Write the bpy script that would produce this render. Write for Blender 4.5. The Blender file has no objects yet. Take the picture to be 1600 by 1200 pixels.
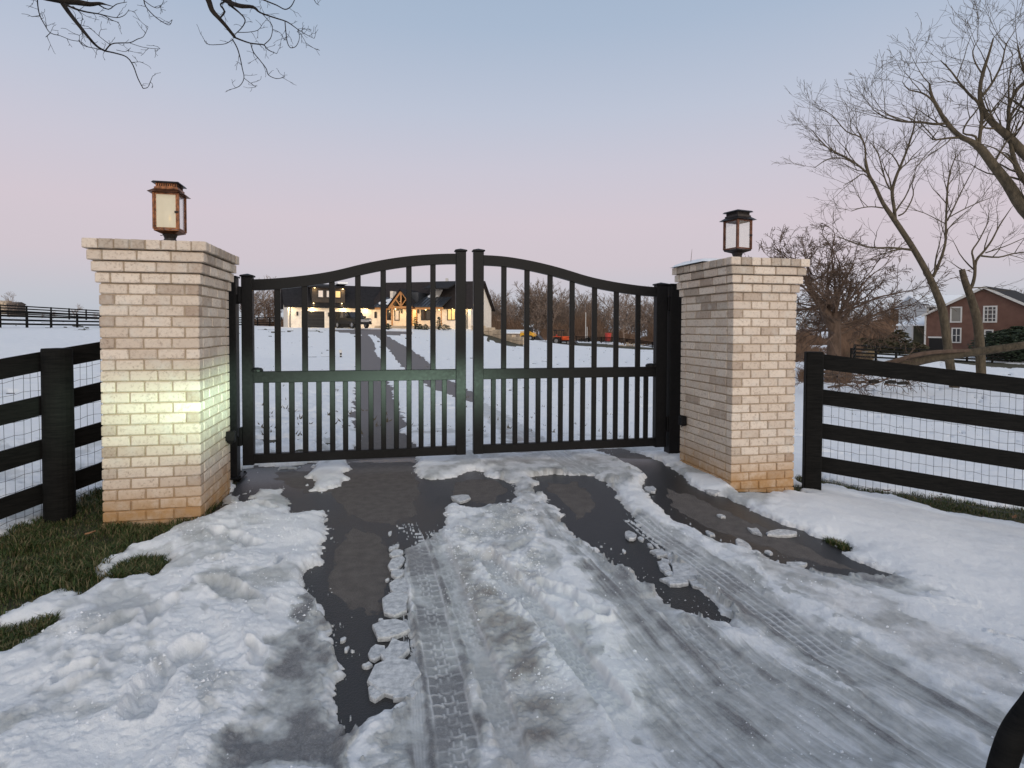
import bpy, math, random
import numpy as np
from mathutils import Vector, Matrix
rng = random.Random(7)
scene = bpy.context.scene
COL = scene.collection

# ------------------------------------------------------------------ camera
F_PX, CX, CY = 900.0, 800.0, 536.0          # focal length in photograph pixels (1600 x 1200)
YAW = math.atan2(195, 900); PITCH = math.atan2(25, 900); ROLL = math.radians(0.2)
EYE = np.array([0.0, 0.0, 1.5])
Fw = np.array([math.sin(YAW)*math.cos(PITCH), math.cos(YAW)*math.cos(PITCH), -math.sin(PITCH)])
R0 = np.array([math.cos(YAW), -math.sin(YAW), 0.0]); U0 = np.cross(R0, Fw)
Rw = R0*math.cos(ROLL)+U0*math.sin(ROLL); Uw = -R0*math.sin(ROLL)+U0*math.cos(ROLL)
FH = np.array([math.sin(YAW), math.cos(YAW)]); RH = np.array([math.cos(YAW), -math.sin(YAW)])
cam = bpy.data.cameras.new("camera"); cam_o = bpy.data.objects.new("camera", cam); COL.objects.link(cam_o)
cam.sensor_width = 36; cam.sensor_fit = 'HORIZONTAL'; cam.lens = 36*F_PX/1600; cam.shift_y = -64/1600
cam.clip_start = 0.05; cam.clip_end = 6000
cam_o.matrix_world = Matrix(((Rw[0], Uw[0], -Fw[0], EYE[0]), (Rw[1], Uw[1], -Fw[1], EYE[1]), (Rw[2], Uw[2], -Fw[2], EYE[2]), (0, 0, 0, 1)))
scene.camera = cam_o
scene.view_settings.view_transform = 'Standard'; scene.view_settings.look = 'None'
scene.view_settings.exposure = 0.0; scene.view_settings.gamma = 1.0

def srgb(r, g, b):
    f = lambda c: (c/255/12.92) if c/255 <= .04045 else ((c/255+.055)/1.055)**2.4
    return (f(r), f(g), f(b), 1.0)

# ------------------------------------------------------------------ sky: dusk, sun just set behind the camera
world = bpy.data.worlds.new("World"); scene.world = world; world.use_nodes = True
nt = world.node_tree; nt.nodes.clear()
N = nt.nodes.new; Lk = nt.links.new
out = N('ShaderNodeOutputWorld'); bg = N('ShaderNodeBackground'); tc = N('ShaderNodeTexCoord'); sep = N('ShaderNodeSeparateXYZ')
Lk(tc.outputs['Generated'], sep.inputs[0])
asn = N('ShaderNodeMath'); asn.operation = 'ARCSINE'; Lk(sep.outputs['Z'], asn.inputs[0])
mul = N('ShaderNodeMath'); mul.operation = 'MULTIPLY'; mul.inputs[1].default_value = 2/math.pi; Lk(asn.outputs[0], mul.inputs[0])
def ramp(stops):
    r = N('ShaderNodeValToRGB'); el = r.color_ramp.elements
    while len(el) > 1: el.remove(el[-1])
    el[0].position = stops[0][0]/90; el[0].color = stops[0][1]
    for p, c in stops[1:]:
        e = el.new(p/90); e.color = c
    Lk(mul.outputs[0], r.inputs[0]); return r
east = ramp([(0, srgb(186, 193, 202)), (2.5, srgb(194, 196, 205)), (6, srgb(208, 198, 206)), (10, srgb(211, 200, 209)), (15, srgb(203, 200, 213)),
             (20, srgb(190, 197, 214)), (27, srgb(170, 186, 208)), (34, srgb(158, 178, 202)), (60, srgb(142, 156, 180)), (90, srgb(138, 150, 172))])
west = ramp([(0, (1.9, 1.42, 1.03, 1)), (8, (1.75, 1.48, 1.22, 1)), (20, (1.30, 1.26, 1.20, 1)), (40, (.78, .84, .92, 1)), (60, srgb(160, 166, 182)), (90, srgb(138, 150, 172))])
az = N('ShaderNodeVectorMath'); az.operation = 'DOT_PRODUCT'; Lk(tc.outputs['Generated'], az.inputs[0])
SUNAZ = math.pi + YAW - 0.35
az.inputs[1].default_value = (math.sin(SUNAZ), math.cos(SUNAZ), 0)
mr = N('ShaderNodeMapRange'); mr.interpolation_type = 'SMOOTHSTEP'; mr.inputs['From Min'].default_value = -0.35; mr.inputs['From Max'].default_value = 0.95
Lk(az.outputs['Value'], mr.inputs[0])
mx = N('ShaderNodeMix'); mx.data_type = 'RGBA'; Lk(mr.outputs[0], mx.inputs[0]); Lk(east.outputs[0], mx.inputs[6]); Lk(west.outputs[0], mx.inputs[7])
Lk(mx.outputs[2], bg.inputs[0]); bg.inputs[1].default_value = 1.0; Lk(bg.outputs[0], out.inputs[0])
# afterglow low in the west, a very soft warm light
sun = bpy.data.lights.new("afterglow", 'SUN'); sun.energy = 0.85; sun.angle = math.radians(50); sun.color = (1.0, .90, .80)
sun_o = bpy.data.objects.new("afterglow", sun); COL.objects.link(sun_o)
sd = Vector((-math.sin(SUNAZ), -math.cos(SUNAZ), -math.tan(math.radians(24))))
sun_o.rotation_euler = sd.to_track_quat('-Z', 'Y').to_euler(); sun_o.location = (0, -20, 20)

# ------------------------------------------------------------------ helpers
def ray(px, py): return Fw+Rw*((px-CX)/F_PX)-Uw*((py-CY)/F_PX)
def at(px, py, d):
    "the world point seen at a photograph pixel, d metres in front of the lens"
    return EYE+ray(px, py)*d
def ony(px, py, y):
    d = ray(px, py); return EYE+d*(y/d[1])
def cf(lat, dep): return RH*lat+FH*dep

def ss(a, b, x):
    t = np.clip((x-a)/(b-a), 0, 1); return t*t*(3-2*t)

CTRL = []
for azd in (-60, -45, -30, -15, 0, 15, 28):
    for r in (1.2, 4, 7): CTRL.append((azd, r, 0))
CTRL += [(40, 2, 0), (40, 5.5, -.02), (47, 4.5, -.05), (52, 5.0, -.14), (62, 5.5, -.22), (70, 3, -.05), (40, 8.5, -.35), (50, 9, -.55), (35, 15, -.95), (50, 15, -1.1)]
for px, py, d in [(0, 513, 42), (157, 513, 52), (0, 496, 68), (157, 502, 72), (60, 540, 18), (445, 512, 70), (583, 513, 73), (735, 515.5, 70),
                  (415, 510, 95), (810, 539, 60), (878, 538.5, 92), (915, 534, 105), (950, 534.5, 108), (1020, 546, 95), (800, 531, 130), (1490, 607, 30), (1300, 596, 35),
                  (1550, 571, 52), (1400, 562, 50), (1450, 548, 62), (1600, 552, 62), (560, 560, 30), (420, 560, 30), (700, 568, 30), (900, 582, 30), (1020, 590, 30),
                  (200, 530, 30), (-200, 505, 40)]:
    p = at(px, py, d); CTRL.append((math.degrees(math.atan2(p[0], p[1])), math.hypot(p[0], p[1]), p[2]))
for azd, z in ((-70, 4), (-50, 3.5), (-30, 3), (-18, 1.5), (-8, .5), (0, -3), (12, -5), (25, -4), (40, -1), (60, 0)): CTRL.append((azd, 200, z))
for azd, z in ((-60, 6), (-30, 3.5), (0, -3), (30, 0), (60, 3)): CTRL.append((azd, 900, z))
_c = np.array(CTRL); _u = np.radians(_c[:, 0])*1.6; _v = np.log(_c[:, 1])
_K = np.sqrt((_u[:, None]-_u)**2+(_v[:, None]-_v)**2+1e-6)
_w = np.linalg.solve(_K+np.eye(len(_u))*0.02, _c[:, 2])
def T(x, y):
    x = np.asarray(x, float); y = np.asarray(y, float); a = np.arctan2(x, y)
    u = np.clip(a, -1.3, 1.3)*1.6; v = np.log(np.maximum(np.hypot(x, y), .8)); z = np.zeros(np.broadcast(x, y).shape)
    for i in range(len(_w)): z = z+_w[i]*np.sqrt((u-_u[i])**2+(v-_v[i])**2+1e-6)
    return z*(1-ss(1.35, 2.2, np.abs(a)))
_TT = np.exp(np.linspace(math.log(.8), math.log(900), 900))
def G(px, py):
    "ground point seen at a photograph pixel"
    d = ray(px, py); P = EYE[None, :]+_TT[:, None]*d[None, :]; g = P[:, 2]-T(P[:, 0], P[:, 1])
    k = np.argmax(g < 0) if (g < 0).any() else len(g)-1
    if k == 0: return P[0]
    f = g[k-1]/(g[k-1]-g[k]) if g[k-1] != g[k] else 0
    return P[k-1]*(1-f)+P[k]*f
def Gs(L): return np.array([G(*p)[:2] for p in L])

def hash2(ix, iy, seed):
    h = (ix*374761393+iy*668265263+seed*974711) & 0xffffffff
    h = ((h ^ (h >> 13))*1274126177) & 0xffffffff
    return ((h ^ (h >> 16)) & 0xffff)/65535.0
def vn(x, y, seed=0):
    xi = np.floor(x).astype(np.int64); yi = np.floor(y).astype(np.int64); fx = x-xi; fy = y-yi
    fx = fx*fx*(3-2*fx); fy = fy*fy*(3-2*fy)
    a = hash2(xi, yi, seed); b = hash2(xi+1, yi, seed); c = hash2(xi, yi+1, seed); d = hash2(xi+1, yi+1, seed)
    return (a*(1-fx)+b*fx)*(1-fy)+(c*(1-fx)+d*fx)*fy-.5
def fbm(x, y, o=4, seed=0, g=.5):
    s = 0; a = 1.0
    for i in range(o):
        s = s+a*vn(x, y, seed+i*17); x, y = x*1.93*.8+y*1.93*.6+3.1, -x*1.93*.6+y*1.93*.8+7.7; a *= g
    return s
def sdf(poly, x, y):
    "signed distance, positive inside"
    poly = np.asarray(poly); d = np.full(x.shape, 1e9); ins = np.zeros(x.shape, bool); n = len(poly)
    for i in range(n):
        ax, ay = poly[i]; bx, by = poly[(i+1) % n]; ex, ey = bx-ax, by-ay; wx, wy = x-ax, y-ay
        t = np.clip((wx*ex+wy*ey)/(ex*ex+ey*ey+1e-12), 0, 1); d = np.minimum(d, (wx-ex*t)**2+(wy-ey*t)**2)
        c = ((ay <= y) & (by > y)) | ((by <= y) & (ay > y))
        if ey != 0: ins ^= c & (x < ax+ex*(y-ay)/ey)
    d = np.sqrt(d); return np.where(ins, d, -d)
def sdf_near(poly, x, y, pad=.5):
    poly = np.asarray(poly); r = np.full(x.shape, -pad)
    m = (x > poly[:, 0].min()-pad) & (x < poly[:, 0].max()+pad) & (y > poly[:, 1].min()-pad) & (y < poly[:, 1].max()+pad)
    r[m] = np.maximum(sdf(poly, x[m], y[m]), -pad); return r
def along(pl, x, y):
    "distance across (signed) and along a polyline"
    pl = np.asarray(pl); best = np.full(x.shape, 1e9); U = np.zeros(x.shape); V = np.zeros(x.shape); acc = 0
    for i in range(len(pl)-1):
        ax, ay = pl[i]; ex, ey = pl[i+1]-pl[i]; L = math.hypot(ex, ey); wx, wy = x-ax, y-ay
        t = (wx*ex+wy*ey)/L/L; tc_ = np.clip(t, 0, 1); d = np.hypot(wx-ex*tc_, wy-ey*tc_); m = d < best
        cr = (ex*wy-ey*wx)/L
        best = np.where(m, d, best); U = np.where(m, -cr, U); V = np.where(m, acc+tc_*L, V)
        acc += L
    return best, U, V, acc

def prop(o, label=None, cat=None, group=None, kind=None):
    if label: o['label'] = label
    if cat: o['category'] = cat
    if group: o['group'] = group
    if kind: o['kind'] = kind
    return o
def empty(name, loc, label, cat, group=None, rz=0):
    o = bpy.data.objects.new(name, None); COL.objects.link(o); o.location = [float(c) for c in loc]; o.rotation_euler.z = rz; o.empty_display_size = .2
    return prop(o, label, cat, group)
def link(name, me, parent=None, loc=None):
    o = bpy.data.objects.new(name, me); COL.objects.link(o)
    if parent is not None: o.parent = parent
    if loc is not None: o.location = [float(c) for c in loc]
    return o

class MB:
    def __init__(s): s.v = []; s.f = []; s.sm = False
    def add(s, vs, fs):
        b = len(s.v); s.v.extend(tuple(float(c) for c in v) for v in vs); s.f.extend(tuple(b+i for i in q) for q in fs); return s
    def box(s, x0, x1, y0, y1, z0, z1, M=None):
        vs = [(x, y, z) for z in (z0, z1) for y in (y0, y1) for x in (x0, x1)]
        if M is not None: vs = [M @ Vector(v) for v in vs]
        return s.add(vs, [(0, 2, 3, 1), (4, 5, 7, 6), (0, 1, 5, 4), (2, 6, 7, 3), (0, 4, 6, 2), (1, 3, 7, 5)])
    def cham(s, x0, x1, y0, y1, z0, z1, c, M=None, j=0):
        "box with chamfered edges"
        vs = []
        for k, z in ((0, z0), (c, z0+c), (c, z1-c), (0, z1)):
            i = c if k == 0 else 0
            for (xx, yy) in ((x0+i, y0+c), (x0+c, y0+i), (x1-c, y0+i), (x1-i, y0+c), (x1-i, y1-c), (x1-c, y1-i), (x0+c, y1-i), (x0+i, y1-c)):
                if i: xx = min(max(xx, x0+c), x1-c); yy = min(max(yy, y0+c), y1-c)
                vs.append((xx+rng.uniform(-j, j), yy+rng.uniform(-j, j), z+rng.uniform(-j, j)))
        fs = [tuple(reversed(range(8))), tuple(range(24, 32))]
        for r in range(3):
            for q in range(8): fs.append((r*8+q, r*8+(q+1) % 8, r*8+8+(q+1) % 8, r*8+8+q))
        if M is not None: vs = [M @ Vector(v) for v in vs]
        return s.add(vs, fs)
    def prism(s, poly, y0, y1, M=None):
        "polygon in the xz plane (counter-clockwise seen from -y) pushed from y0 to y1"
        n = len(poly); vs = [(p[0], y0, p[1]) for p in poly]+[(p[0], y1, p[1]) for p in poly]
        if M is not None: vs = [M @ Vector(v) for v in vs]
        return s.add(vs, [tuple(range(n)), tuple(reversed(range(n, 2*n)))]+[(i, n+i, n+(i+1) % n, (i+1) % n) for i in range(n)])
    def tube(s, pts, rad, n=6, cap=True):
        pts = [Vector([float(c) for c in p]) for p in pts]; m = len(pts); b = len(s.v); up = None
        for i, p in enumerate(pts):
            t = (pts[min(i+1, m-1)]-pts[max(i-1, 0)])
            t = t.normalized() if t.length > 1e-9 else Vector((0, 0, 1))
            if up is None: up = t.orthogonal().normalized()
            else:
                up = up-t*up.dot(t); up = up.normalized() if up.length > 1e-6 else t.orthogonal().normalized()
            w = t.cross(up); r = rad[i] if hasattr(rad, '__len__') else rad
            for k in range(n):
                a = 2*math.pi*k/n; q = p+(up*math.cos(a)+w*math.sin(a))*r; s.v.append((q.x, q.y, q.z))
        for i in range(m-1):
            for k in range(n):
                s.f.append((b+i*n+k, b+i*n+(k+1) % n, b+(i+1)*n+(k+1) % n, b+(i+1)*n+k))
        if cap and n > 3:
            s.f.append(tuple(b+k for k in reversed(range(n)))); s.f.append(tuple(b+(m-1)*n+k for k in range(n)))
        return s
    def lathe(s, prof, n=16, c=(0, 0, 0)):
        b = len(s.v)
        for r, z in prof:
            for k in range(n):
                a = 2*math.pi*k/n; s.v.append((c[0]+r*math.cos(a), c[1]+r*math.sin(a), c[2]+z))
        for i in range(len(prof)-1):
            for k in range(n): s.f.append((b+i*n+k, b+i*n+(k+1) % n, b+(i+1)*n+(k+1) % n, b+(i+1)*n+k))
        s.f.append(tuple(b+k for k in reversed(range(n)))); s.f.append(tuple(b+(len(prof)-1)*n+k for k in range(n)))
        return s
    def mesh(s, name, mat, smooth=False):
        me = bpy.data.meshes.new(name); me.from_pydata(s.v, [], s.f); me.materials.append(mat)
        if smooth: me.polygons.foreach_set('use_smooth', [True]*len(me.polygons))
        me.update(); return me
    def build(s, name, mat, parent=None, loc=None, smooth=False, rel=False):
        "rel: vertices are given in world space, the parent's own place is taken off"
        if parent is not None and rel:
            Mi = Matrix.LocRotScale(parent.location, parent.rotation_euler, None).inverted(); s.v = [tuple(Mi @ Vector(v)) for v in s.v]
        return link(name, s.mesh(name, mat, smooth), parent, loc)

def grid_mesh(name, X, Y, Z, mat, wrap=False, keep=None, attrs=None, smooth=True):
    nr, nc = X.shape; co = np.stack([X, Y, Z], -1).reshape(-1, 3).astype(np.float32)
    i, j = np.meshgrid(np.arange(nr-1), np.arange(nc if wrap else nc-1), indexing='ij'); j2 = (j+1) % nc
    q = np.stack([i*nc+j, i*nc+j2, (i+1)*nc+j2, (i+1)*nc+j], -1).reshape(-1, 4)[:, ::-1]
    if keep is not None:
        kv = keep.reshape(-1); q = q[kv[q].any(1)]
        used = np.zeros(len(co), bool); used[q.reshape(-1)] = True; idx = np.cumsum(used)-1
        co = co[used]; q = idx[q]
    else: used = np.ones(len(co), bool)
    me = bpy.data.meshes.new(name); me.vertices.add(len(co)); me.vertices.foreach_set('co', co.reshape(-1))
    me.loops.add(len(q)*4); me.loops.foreach_set('vertex_index', q.reshape(-1).astype(np.int32))
    me.polygons.add(len(q)); me.polygons.foreach_set('loop_start', (np.arange(len(q))*4).astype(np.int32))
    me.polygons.foreach_set('use_smooth', np.ones(len(q), bool)*smooth)
    me.update(calc_edges=True); me.materials.append(mat)
    for k, a in (attrs or {}).items():
        at_ = me.attributes.new(k, 'FLOAT_VECTOR', 'POINT'); at_.data.foreach_set('vector', np.stack(a, -1).reshape(-1, 3)[used].astype(np.float32).reshape(-1))
    return link(name, me)

# ------------------------------------------------------------------ materials
class Mat:
    def __init__(s, name, base=(.5, .5, .5), rough=.6, metal=0, spec=.5):
        s.m = bpy.data.materials.new(name); s.m.use_nodes = True; s.nt = s.m.node_tree; s.b = s.nt.nodes['Principled BSDF']
        s.set('Base Color', (*base[:3], 1)); s.set('Roughness', rough); s.set('Metallic', metal); s.set('Specular IOR Level', spec)
    def set(s, k, v):
        if isinstance(v, bpy.types.NodeSocket): s.nt.links.new(v, s.b.inputs[k])
        else: s.b.inputs[k].default_value = v
    def n(s, t, **kw):
        x = s.nt.nodes.new(t)
        for k, v in kw.items(): setattr(x, k, v)
        return x
    def inp(s, node, i, v):
        if isinstance(v, bpy.types.NodeSocket): s.nt.links.new(v, node.inputs[i])
        else: node.inputs[i].default_value = v
    def coord(s, which='Object'): return s.n('ShaderNodeTexCoord').outputs[which]
    def pos(s): return s.n('ShaderNodeNewGeometry').outputs['Position']
    def mapping(s, v, scale=(1, 1, 1), loc=(0, 0, 0)):
        m = s.n('ShaderNodeMapping'); s.inp(m, 0, v); s.inp(m, 1, loc); s.inp(m, 3, scale); return m.outputs[0]
    def noise(s, v=None, scale=5, detail=4, rough=.55, dist=0, col=False):
        t = s.n('ShaderNodeTexNoise'); s.inp(t, 'Vector', v if v is not None else s.coord()); s.inp(t, 'Scale', scale); s.inp(t, 'Detail', detail); s.inp(t, 'Roughness', rough); s.inp(t, 'Distortion', dist)
        return t.outputs[1 if col else 0]
    def vor(s, v=None, scale=5, feature='F1'):
        t = s.n('ShaderNodeTexVoronoi', feature=feature); s.inp(t, 'Vector', v if v is not None else s.coord()); s.inp(t, 'Scale', scale); return t.outputs[0]
    def rng(s, v, a, b, c=0., d=1.):
        m = s.n('ShaderNodeMapRange'); s.inp(m, 0, v); s.inp(m, 1, a); s.inp(m, 2, b); s.inp(m, 3, c); s.inp(m, 4, d); return m.outputs[0]
    def math(s, op, a, b=0., c=0.):
        m = s.n('ShaderNodeMath', operation=op); s.inp(m, 0, a); s.inp(m, 1, b); s.inp(m, 2, c); return m.outputs[0]
    def mix(s, f, a, b, mode='MIX'):
        m = s.n('ShaderNodeMix', data_type='RGBA', blend_type=mode); s.inp(m, 0, f)
        for i, c in ((6, a), (7, b)): s.inp(m, i, c if isinstance(c, bpy.types.NodeSocket) else (*c[:3], 1))
        return m.outputs[2]
    def attr(s, name, comp=None):
        a = s.n('ShaderNodeAttribute', attribute_name=name)
        if comp is None: return a.outputs['Fac']
        x = s.n('ShaderNodeSeparateXYZ'); s.nt.links.new(a.outputs['Vector'], x.inputs[0]); return x.outputs[comp]
    def orand(s): return s.n('ShaderNodeObjectInfo').outputs['Random']
    def bump(s, h, strength=.5, dist=.01):
        b = s.n('ShaderNodeBump'); s.inp(b, 'Height', h); s.inp(b, 'Strength', strength); s.inp(b, 'Distance', dist); s.set('Normal', b.outputs[0]); return b
    def emit(s, col, st): s.set('Emission Color', (*col[:3], 1)); s.set('Emission Strength', st)

# snow: attribute 'mask' = (grey ice, dirt, crushed ridge)
m = Mat('snow_surface', rough=.6); P = m.pos()
ice, dirt, rid = m.attr('mask', 0), m.attr('mask', 1), m.attr('mask', 2)
n1 = m.noise(P, 22, 6, .65); n2 = m.noise(P, 3, 4, .6); n3 = m.noise(P, 130, 3, .7)
white = m.mix(m.rng(n2, .3, .7), (.82, .845, .875), (.89, .90, .905))
white = m.mix(m.rng(n1, .45, .75, 0, .35), white, (.75, .76, .80))
icec = m.mix(m.rng(n1, .3, .7), (.36, .375, .37), (.56, .58, .575))
bed = m.mix(m.rng(n1, .3, .7), (.12, .12, .125), (.235, .235, .24)); icec = m.mix(m.rng(ice, .62, .98), icec, bed)
icec = m.mix(m.rng(n3, .52, .72, 0, .25), icec, (.50, .52, .53))
c = m.mix(m.rng(ice, .02, .55), white, icec)
dn = m.math('MULTIPLY', dirt, m.rng(n1, .25, .75, .25, 1.0))
c = m.mix(dn, c, (.30, .26, .225))
c = m.mix(m.math('MULTIPLY', rid, .85), c, (.80, .81, .82))
m.set('Base Color', c); m.set('Roughness', m.rng(ice, 0, 1, .62, .30)); m.set('Specular IOR Level', m.rng(ice, 0, 1, .3, .5))
gr = m.noise(P, 420, 2, .8); c = m.mix(m.rng(gr, .40, .70, .0, .16), c, (.50, .52, .56)); c = m.mix(m.rng(n3, .50, .70, 0, .14), c, (.58, .60, .64)); m.set('Base Color', c)
hh = m.math('ADD', m.math('MULTIPLY', n1, .6), m.math('ADD', m.math('MULTIPLY', n3, .5), m.math('MULTIPLY', gr, .25)))
m.bump(hh, .55, .022); SNOW = m.m
# asphalt: attribute 'wet' = (wetness, mask of the paler far drive)
m = Mat('asphalt_surface'); P = m.pos(); w0 = m.attr('wet', 0)
g = m.noise(P, 260, 3, .8); agg = m.vor(P, 90); far_sheen = m.attr('wet', 1); s1 = m.noise(P, 2.6, 5, .6); s2 = m.noise(P, 14, 4, .6)
wet = m.rng(m.math('ADD', w0, m.math('MULTIPLY', m.math('SUBTRACT', m.noise(P, 9, 6, .7), .5), .9)), .42, .54)
dry = m.mix(g, (.100, .088, .081), (.19, .17, .157)); dry = m.mix(m.rng(s2, .3, .7, 0, .5), dry, (.050, .045, .042)); dry = m.mix(m.rng(agg, .0, .30, .6, 0), dry, (.20, .185, .17)); dry = m.mix(far_sheen, dry, (.17, .155, .155))  # far drive paler: worn, with grazing sky reflection put into the colour
m.set('Base Color', m.mix(wet, dry, (.028, .027, .028))); m.set('Roughness', m.rng(wet, 0, 1, .8, .32)); m.set('Specular IOR Level', m.rng(wet, 0, 1, .3, .4))
m.bump(m.math('ADD', m.math('ADD', g, m.math('MULTIPLY', agg, .8)), m.math('MULTIPLY', s2, .6)), m.rng(wet, 0, 1, .8, .30), .006); ASPH = m.m
# turf
m = Mat('turf_soil', rough=.9); P = m.pos(); a = m.noise(P, 7, 5, .65); b = m.noise(P, 60, 3, .7)
c = m.mix(m.rng(a, .35, .65), (.028, .034, .012), (.060, .045, .026)); m.set('Base Color', m.mix(m.rng(b, .5, .8, 0, .6), c, (.085, .07, .04))); m.bump(b, .8, .02); TURF = m.m
m = Mat('grass_blades', rough=.6, spec=.25); r_ = m.attr('rnd', 0)
g1 = m.mix(m.rng(r_, 0, .75), (.018, .038, .008), (.060, .085, .022)); m.set('Base Color', m.mix(m.rng(r_, .66, .80), g1, (.17, .135, .070))); GRASS = m.m

def brick_mat(name, c1, c2, c3):
    m = Mat(name, rough=.85, spec=.25); P = m.pos(); o = m.orand()
    sep = m.n('ShaderNodeSeparateXYZ'); m.inp(sep, 0, P)
    a = m.noise(P, 9, 5, .65); b = m.noise(P, 48, 5, .7); f = m.noise(P, 240, 2, .6)
    c = m.mix(o, c1, c2); c = m.mix(m.rng(b, .50, .70, 0, .75), c, c3); c = m.mix(m.rng(a, .5, .75, 0, .5), c, (.62, .60, .555))
    # splashed clay stain near the ground
    st = m.math('MULTIPLY', m.rng(sep.outputs[2], .08, .34, 1., 0.), m.rng(a, .30, .58, .35, 1.))
    c = m.mix(m.math('MULTIPLY', st, .85), c, (.42, .225, .075))
    c = m.mix(m.math('MULTIPLY', m.rng(b, .62, .72), .35), c, (.12, .10, .09))
    m.set('Base Color', c); m.bump(m.math('ADD', b, m.math('MULTIPLY', f, .5)), .7, .006); return m.m
BRICK = brick_mat('painted_brick', (.57, .475, .39), (.72, .625, .53), (.38, .29, .225))
BRICKB = brick_mat('bare_brick', (.40, .31, .245), (.54, .455, .375), (.27, .195, .15))
BRICKC = brick_mat('weathered_cap_brick', (.34, .27, .215), (.50, .425, .35), (.24, .185, .145))
MORTAR = brick_mat('mortar', (.40, .315, .23), (.40, .315, .23), (.28, .215, .15))
def flat(name, c, rough=.5, metal=0, var=.25, sc=8, bump=0, spec=.5):
    m = Mat(name, c, rough, metal, spec); n_ = m.noise(m.pos(), sc, 5, .6)
    m.set('Base Color', m.mix(m.rng(n_, .3, .7), tuple(x*(1-var) for x in c[:3]), tuple(min(1, x*(1+var)) for x in c[:3])))
    if bump: m.bump(n_, bump, .01)
    return m.m
m = Mat('black_gate_paint', (.012, .012, .012), .45, 0, .2); P = m.pos(); n_ = m.noise(P, 40, 5, .7)
m.set('Base Color', m.mix(m.rng(n_, .4, .8), (.0045, .0045, .005), (.011, .0105, .0115))); m.set('Roughness', m.rng(n_, .3, .7, .42, .55)); BLACK = m.m
m = Mat('black_fence_paint', (.012, .012, .012), .8, 0, .08); P = m.mapping(m.pos(), (6, 6, 60)); n_ = m.noise(P, 1.2, 5, .7)
m.set('Base Color', m.mix(m.rng(n_, .35, .75), (.006, .0062, .0062), (.016, .0155, .0145))); m.bump(n_, .4, .006); FENCE = m.m
WIRE = flat('dark_wire', (.03, .03, .032), .5)
m = Mat('aged_copper', (.35, .15, .07), .42, .85); n_ = m.noise(m.pos(), 26, 6, .7); e_ = m.noise(m.pos(), 90, 3, .6)
c = m.mix(m.rng(n_, .38, .66), (.29, .125, .062), (.065, .036, .026)); m.set('Base Color', c); m.set('Roughness', m.rng(e_, .3, .7, .3, .6)); COPPER = m.m
COPPER2 = flat('dark_copper', (.13, .062, .042), .45, .7, .5, 22)
DKCOP = flat('dark_patinated_copper', (.028, .022, .02), .45, .5, .4, 30)
m = Mat('lantern_glass', (.9, .92, .9), .05); m.set('Transmission Weight', 1.0); m.set('IOR', 1.45); GLASS = m.m
m = Mat('sunset_painted_glass', (.80, .74, .60), .12); n_ = m.noise(m.pos(), 9, 3, .5); m.set('Base Color', m.mix(n_, (.46, .44, .37), (.62, .59, .50))); m.set('Transmission Weight', .25); m.emit((1, .78, .42), .13); SUNSETPANE = m.m  # sunset reflection put into the pane as cream colour and faint glow
def bark(name, c1, c2, sc=14):
    m = Mat(name, rough=.9, spec=.2); P = m.mapping(m.pos(), (1, 1, .35)); n_ = m.noise(P, sc, 5, .7); b_ = m.noise(m.pos(), 1.7, 3, .5)
    c = m.mix(m.rng(n_, .35, .65), c1, c2); m.set('Base Color', m.mix(m.rng(b_, .4, .7, 0, .4), c, tuple(x*1.25 for x in c2))); m.bump(n_, .8, .03); return m.m
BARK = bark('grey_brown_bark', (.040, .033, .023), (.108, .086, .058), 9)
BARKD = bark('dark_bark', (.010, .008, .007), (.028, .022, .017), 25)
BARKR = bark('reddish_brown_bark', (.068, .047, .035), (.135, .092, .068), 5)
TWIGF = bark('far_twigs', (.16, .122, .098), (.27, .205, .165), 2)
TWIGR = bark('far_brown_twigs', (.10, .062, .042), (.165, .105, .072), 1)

# ------------------------------------------------------------------ ground regions (traced on the ground, in world metres)
ASPHALT_A = Gs([(402, 729), (385, 762), (374, 786), (388, 783), (400, 767), (433, 765), (449, 790), (456, 803), (480, 803), (501, 801), (512, 806), (510, 819), (506, 834), (497, 864), (488, 884), (473, 897), (477, 919),
                (488, 930), (499, 953), (514, 973), (522, 984), (521, 1005), (530, 1040), (532, 1080), (540, 1130), (546, 1160), (575, 1125), (600, 1112), (630, 1085), (640, 1050), (642, 1010), (638, 960), (636, 920), (634, 880), (632, 858), (640, 852), (662, 842), (684, 832), (690, 815), (687, 800), (697, 790), (717, 790), (758, 797), (785, 790), (800, 783), (807, 768), (800, 756), (775, 748),
                (762, 741), (735, 735), (727, 738), (712, 744), (692, 746), (671, 750), (655, 742), (650, 725), (650, 698), (623, 675), (616, 644), (602, 599), (596, 565), (584, 556), (582, 540), (573, 521), (567, 521), (563, 576),
                (563, 640), (563, 700), (553, 716), (520, 719), (480, 722), (440, 727)])
ASPHALT_B = Gs([(829, 746), (846, 775), (875, 804), (904, 842), (946, 867), (983, 896), (1017, 929), (1033, 945), (1080, 960), (1150, 985), (1120, 945), (1085, 915), (1060, 885), (1030, 850), (1008, 825), (985, 803), (962, 780), (950, 758),
                (930, 743), (905, 741), (862, 742)])
ASPHALT_C = Gs([(930, 702), (966, 700), (1015, 713), (1053, 733), (1062, 746), (1085, 758), (1110, 769), (1135, 776), (1150, 787), (1175, 796), (1212, 815), (1258, 833), (1304, 854), (1329, 867), (1367, 885), (1404, 899), (1383, 907),
                (1317, 900), (1271, 892), (1225, 881), (1192, 867), (1154, 856), (1117, 842), (1092, 829), (1050, 808), (1017, 783), (1003, 762), (1012, 745), (1005, 735), (982, 723), (960, 715)])
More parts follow.
